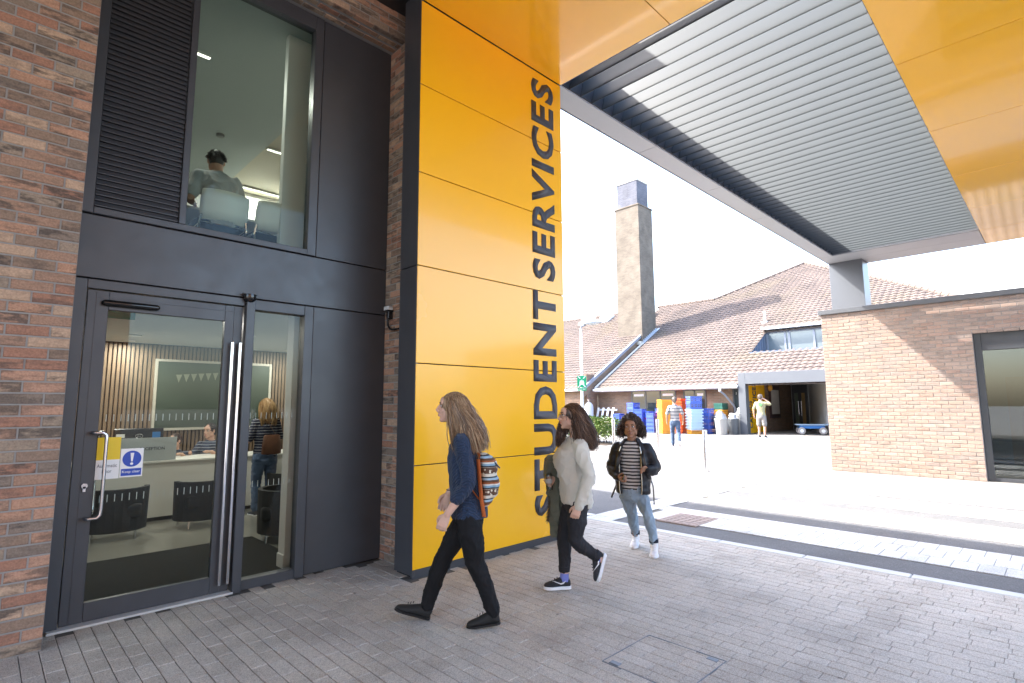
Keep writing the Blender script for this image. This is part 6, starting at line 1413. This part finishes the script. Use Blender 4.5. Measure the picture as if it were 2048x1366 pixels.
    if bits: face_bits(bd, hc, hf_, hl_, hu_, s, M_lipp, M_irisb, M_browd)
    return bd, hc, (hf_, hl_, hu_)
M_hairg = hair_mat('grey brown hair', [(0,(0.08,0.06,0.05)),(1,(0.22,0.18,0.15))]); M_hairk = hair_mat('near black hair', [(0,(0.012,0.009,0.008)),(1,(0.04,0.028,0.022))]); M_hairbl = hair_mat('blonde hair', [(0,(0.20,0.11,0.05)),(0.5,(0.36,0.22,0.10)),(1,(0.52,0.36,0.19))])
M_shw = fabric('white and grey striped shirt', (0.36,0.36,0.36), 0.85, 300, 0.06, 0.2, stripes=(0.11,0.62,(0.14,0.15,0.18))); M_djean = fabric('mid blue denim', (0.07,0.11,0.19), 0.85, 300, 0.35, 0.25)
M_gshoe = mat('grey trainers', (0.16,0.15,0.16), 0.7); M_hi = fabric('pale yellow tee', (0.30,0.29,0.17), 0.85, 300, 0.06); M_khaki = fabric('stone shorts', (0.22,0.21,0.20), 0.85, 300, 0.1)
m1 = figure('man in striped shirt and blue jeans walking away past the orange trays', (16.96,9.40,gz(16.96)), 28, 1.70, M_shw, M_djean, SK_tan, M_hairg,
    [(1,(-0.05,0.25,1.10),(0.06,0.27,0.86),(0.2,0,-1),0.5),(-1,(-0.03,-0.25,1.10),(0.10,-0.26,0.86),(0.2,0,-1),0.5)],
    [((0.07,0.10,0.48),(0.02,0.10,0.09),(-0.04,0.10,0.0),(0.22,0.11,0.0),1),((-0.05,-0.10,0.47),(-0.26,-0.11,0.20),(-0.34,-0.11,0.20),(-0.24,-0.12,0.02),-1)], M_gshoe, sleeve=0.45)
m2 = figure('man in pale yellow tee and stone shorts standing at the porch, hand to head', (22.77,8.77,gz(22.77)), 5, 1.76, M_hi, M_khaki, SK_tan, M_hairg,
    [(1,(-0.02,0.27,1.14),(0.06,0.29,0.88),(0.2,0,-1),0.6),(-1,(0.06,-0.36,1.34),(0.06,-0.16,1.53),(0.0,0.8,0.5),0.9)],
    [((0.03,0.11,0.50),(0.0,0.11,0.09),(-0.06,0.11,0.0),(0.21,0.13,0.0),1),((0.02,-0.11,0.50),(-0.02,-0.11,0.09),(-0.08,-0.11,0.0),(0.19,-0.13,0.0),-1)], mat('dark trainers',(0.04,0.04,0.045),0.7), short=True, sleeve=0.42, hd=(-20,5))
bd = m2[0]; b = MB(); c = bd.p(-0.118,-0.02,1.33); b.loft([(c, bd.L*0.075, bd.U*0.075),(c-bd.F*0.006, bd.L*0.075, bd.U*0.075)], 24); b.build('back_print', mat('green print',(0.10,0.30,0.10),0.8), bd.root)
# man upstairs, back to the window
M_gtee = fabric('grey marl tee', (0.38,0.39,0.40), 0.9, 300, 0.1)
figure('man in grey tee seated with his back to the upper window', (1.55,5.70,UF), 88, 1.70, M_gtee, M_djean, SK_tan, M_hairk,
    [(1,(0.10,0.255,0.70),(0.36,0.16,0.745),(1,-0.2,0.0),0.4),(-1,(0.26,-0.27,0.76),(0.32,-0.10,1.02),(0.1,0.3,0.9),0.9)],
    [((0.42,0.13,0.50),(0.42,0.13,0.10),(0.36,0.13,0.0),(0.62,0.14,0.0),1),((0.42,-0.13,0.50),(0.42,-0.13,0.10),(0.36,-0.13,0.0),(0.62,-0.14,0.0),-1)], M_gshoe, sleeve=0.40, lean=0.30, trunk_u=0.52, vox=0.009, hd=(-12,-30))
# reception staff and visitor
M_flor = fabric('navy floral blouse', (0.035,0.045,0.075), 0.8, 200, 0.9, 0.2, stripes=(0.045,0.72,(0.22,0.23,0.27))); M_dots = fabric('navy dotted top', (0.02,0.024,0.045), 0.8, 200, 0.3, 0.2, stripes=(0.04,0.8,(0.30,0.30,0.33)))
figure('seated receptionist with short dark hair in a floral blouse behind the desk', (2.25,9.86,0.0), 250, 1.62, M_flor, M_bjean, SK_pale2, M_hair2,
    [(1,(0.05,0.24,0.66),(0.28,0.12,0.86),(1,-0.3,0),0.5),(-1,(0.05,-0.24,0.66),(0.28,-0.12,0.86),(1,0.3,0),0.5)], [], M_gshoe, sleeve=0.45, lean=0.15, trunk_u=0.40, female=True, hd=(-28,-12), bits=True)
figure('second receptionist in dark floral blouse leaning over the desk by the door edge', (2.78,9.90,0.0), 235, 1.70, M_flor, M_bjean, SK_pale2, M_hairk,
    [(1,(0.08,0.25,0.72),(0.30,0.10,0.87),(1,-0.3,0),0.5),(-1,(0.10,-0.27,0.74),(0.34,-0.20,0.87),(1,0.2,-0.2),0.5)], [], M_gshoe, sleeve=0.42, lean=0.12, trunk_u=0.50, female=True, hd=(-20,-5), bits=True)
vs_ = figure('blonde visitor in dotted navy top and jeans standing at the desk', (3.10,8.45,0.0), 92, 1.72, M_dots, M_djean, SK_tan, M_hairbl,
    [(1,(0.02,0.25,1.08),(0.26,0.20,1.04),(1,0,0.1),0.6),(-1,(0.06,-0.24,1.10),(0.28,-0.16,1.04),(1,0,0.1),0.6)],
    [((0.03,0.10,0.48),(0.0,0.10,0.09),(-0.06,0.10,0.0),(0.19,0.11,0.0),1),((0.02,-0.10,0.48),(-0.02,-0.10,0.09),(-0.08,-0.10,0.0),(0.17,-0.11,0.0),-1)], M_bjean and mat('dark trainers',(0.04,0.04,0.045),0.7), hair='long', sleeve=0.42, female=True)
hb = thing('handbag', 'brown leather handbag slung across the blonde visitor\'s back', 'handbag', (3.10,8.45,0.0)); vb = vs_[0]
M_leather = mat('brown leather', (0.13,0.055,0.03), 0.45, var=0.2, vscale=15, bmp=0.2)
b = MB(); b.loft([(vb.p(-0.17,-0.02,u), vb.L*w_, vb.F*d) for u,w_,d in ((0.88,0.10,0.012),(0.89,0.145,0.022),(1.02,0.14,0.028),(1.15,0.12,0.020),(1.165,0.10,0.010))], 16); b.build('bag', M_leather, hb, smooth=True)
b = MB(); b.tube([vb.p(*q) for q in smooth_path([(-0.165,-0.08,1.15),(-0.13,0.02,1.33),(-0.03,0.115,1.432),(0.10,0.12,1.30)])], [(0.012,0.004)]*10, 6); b.build('strap', M_leather, hb)
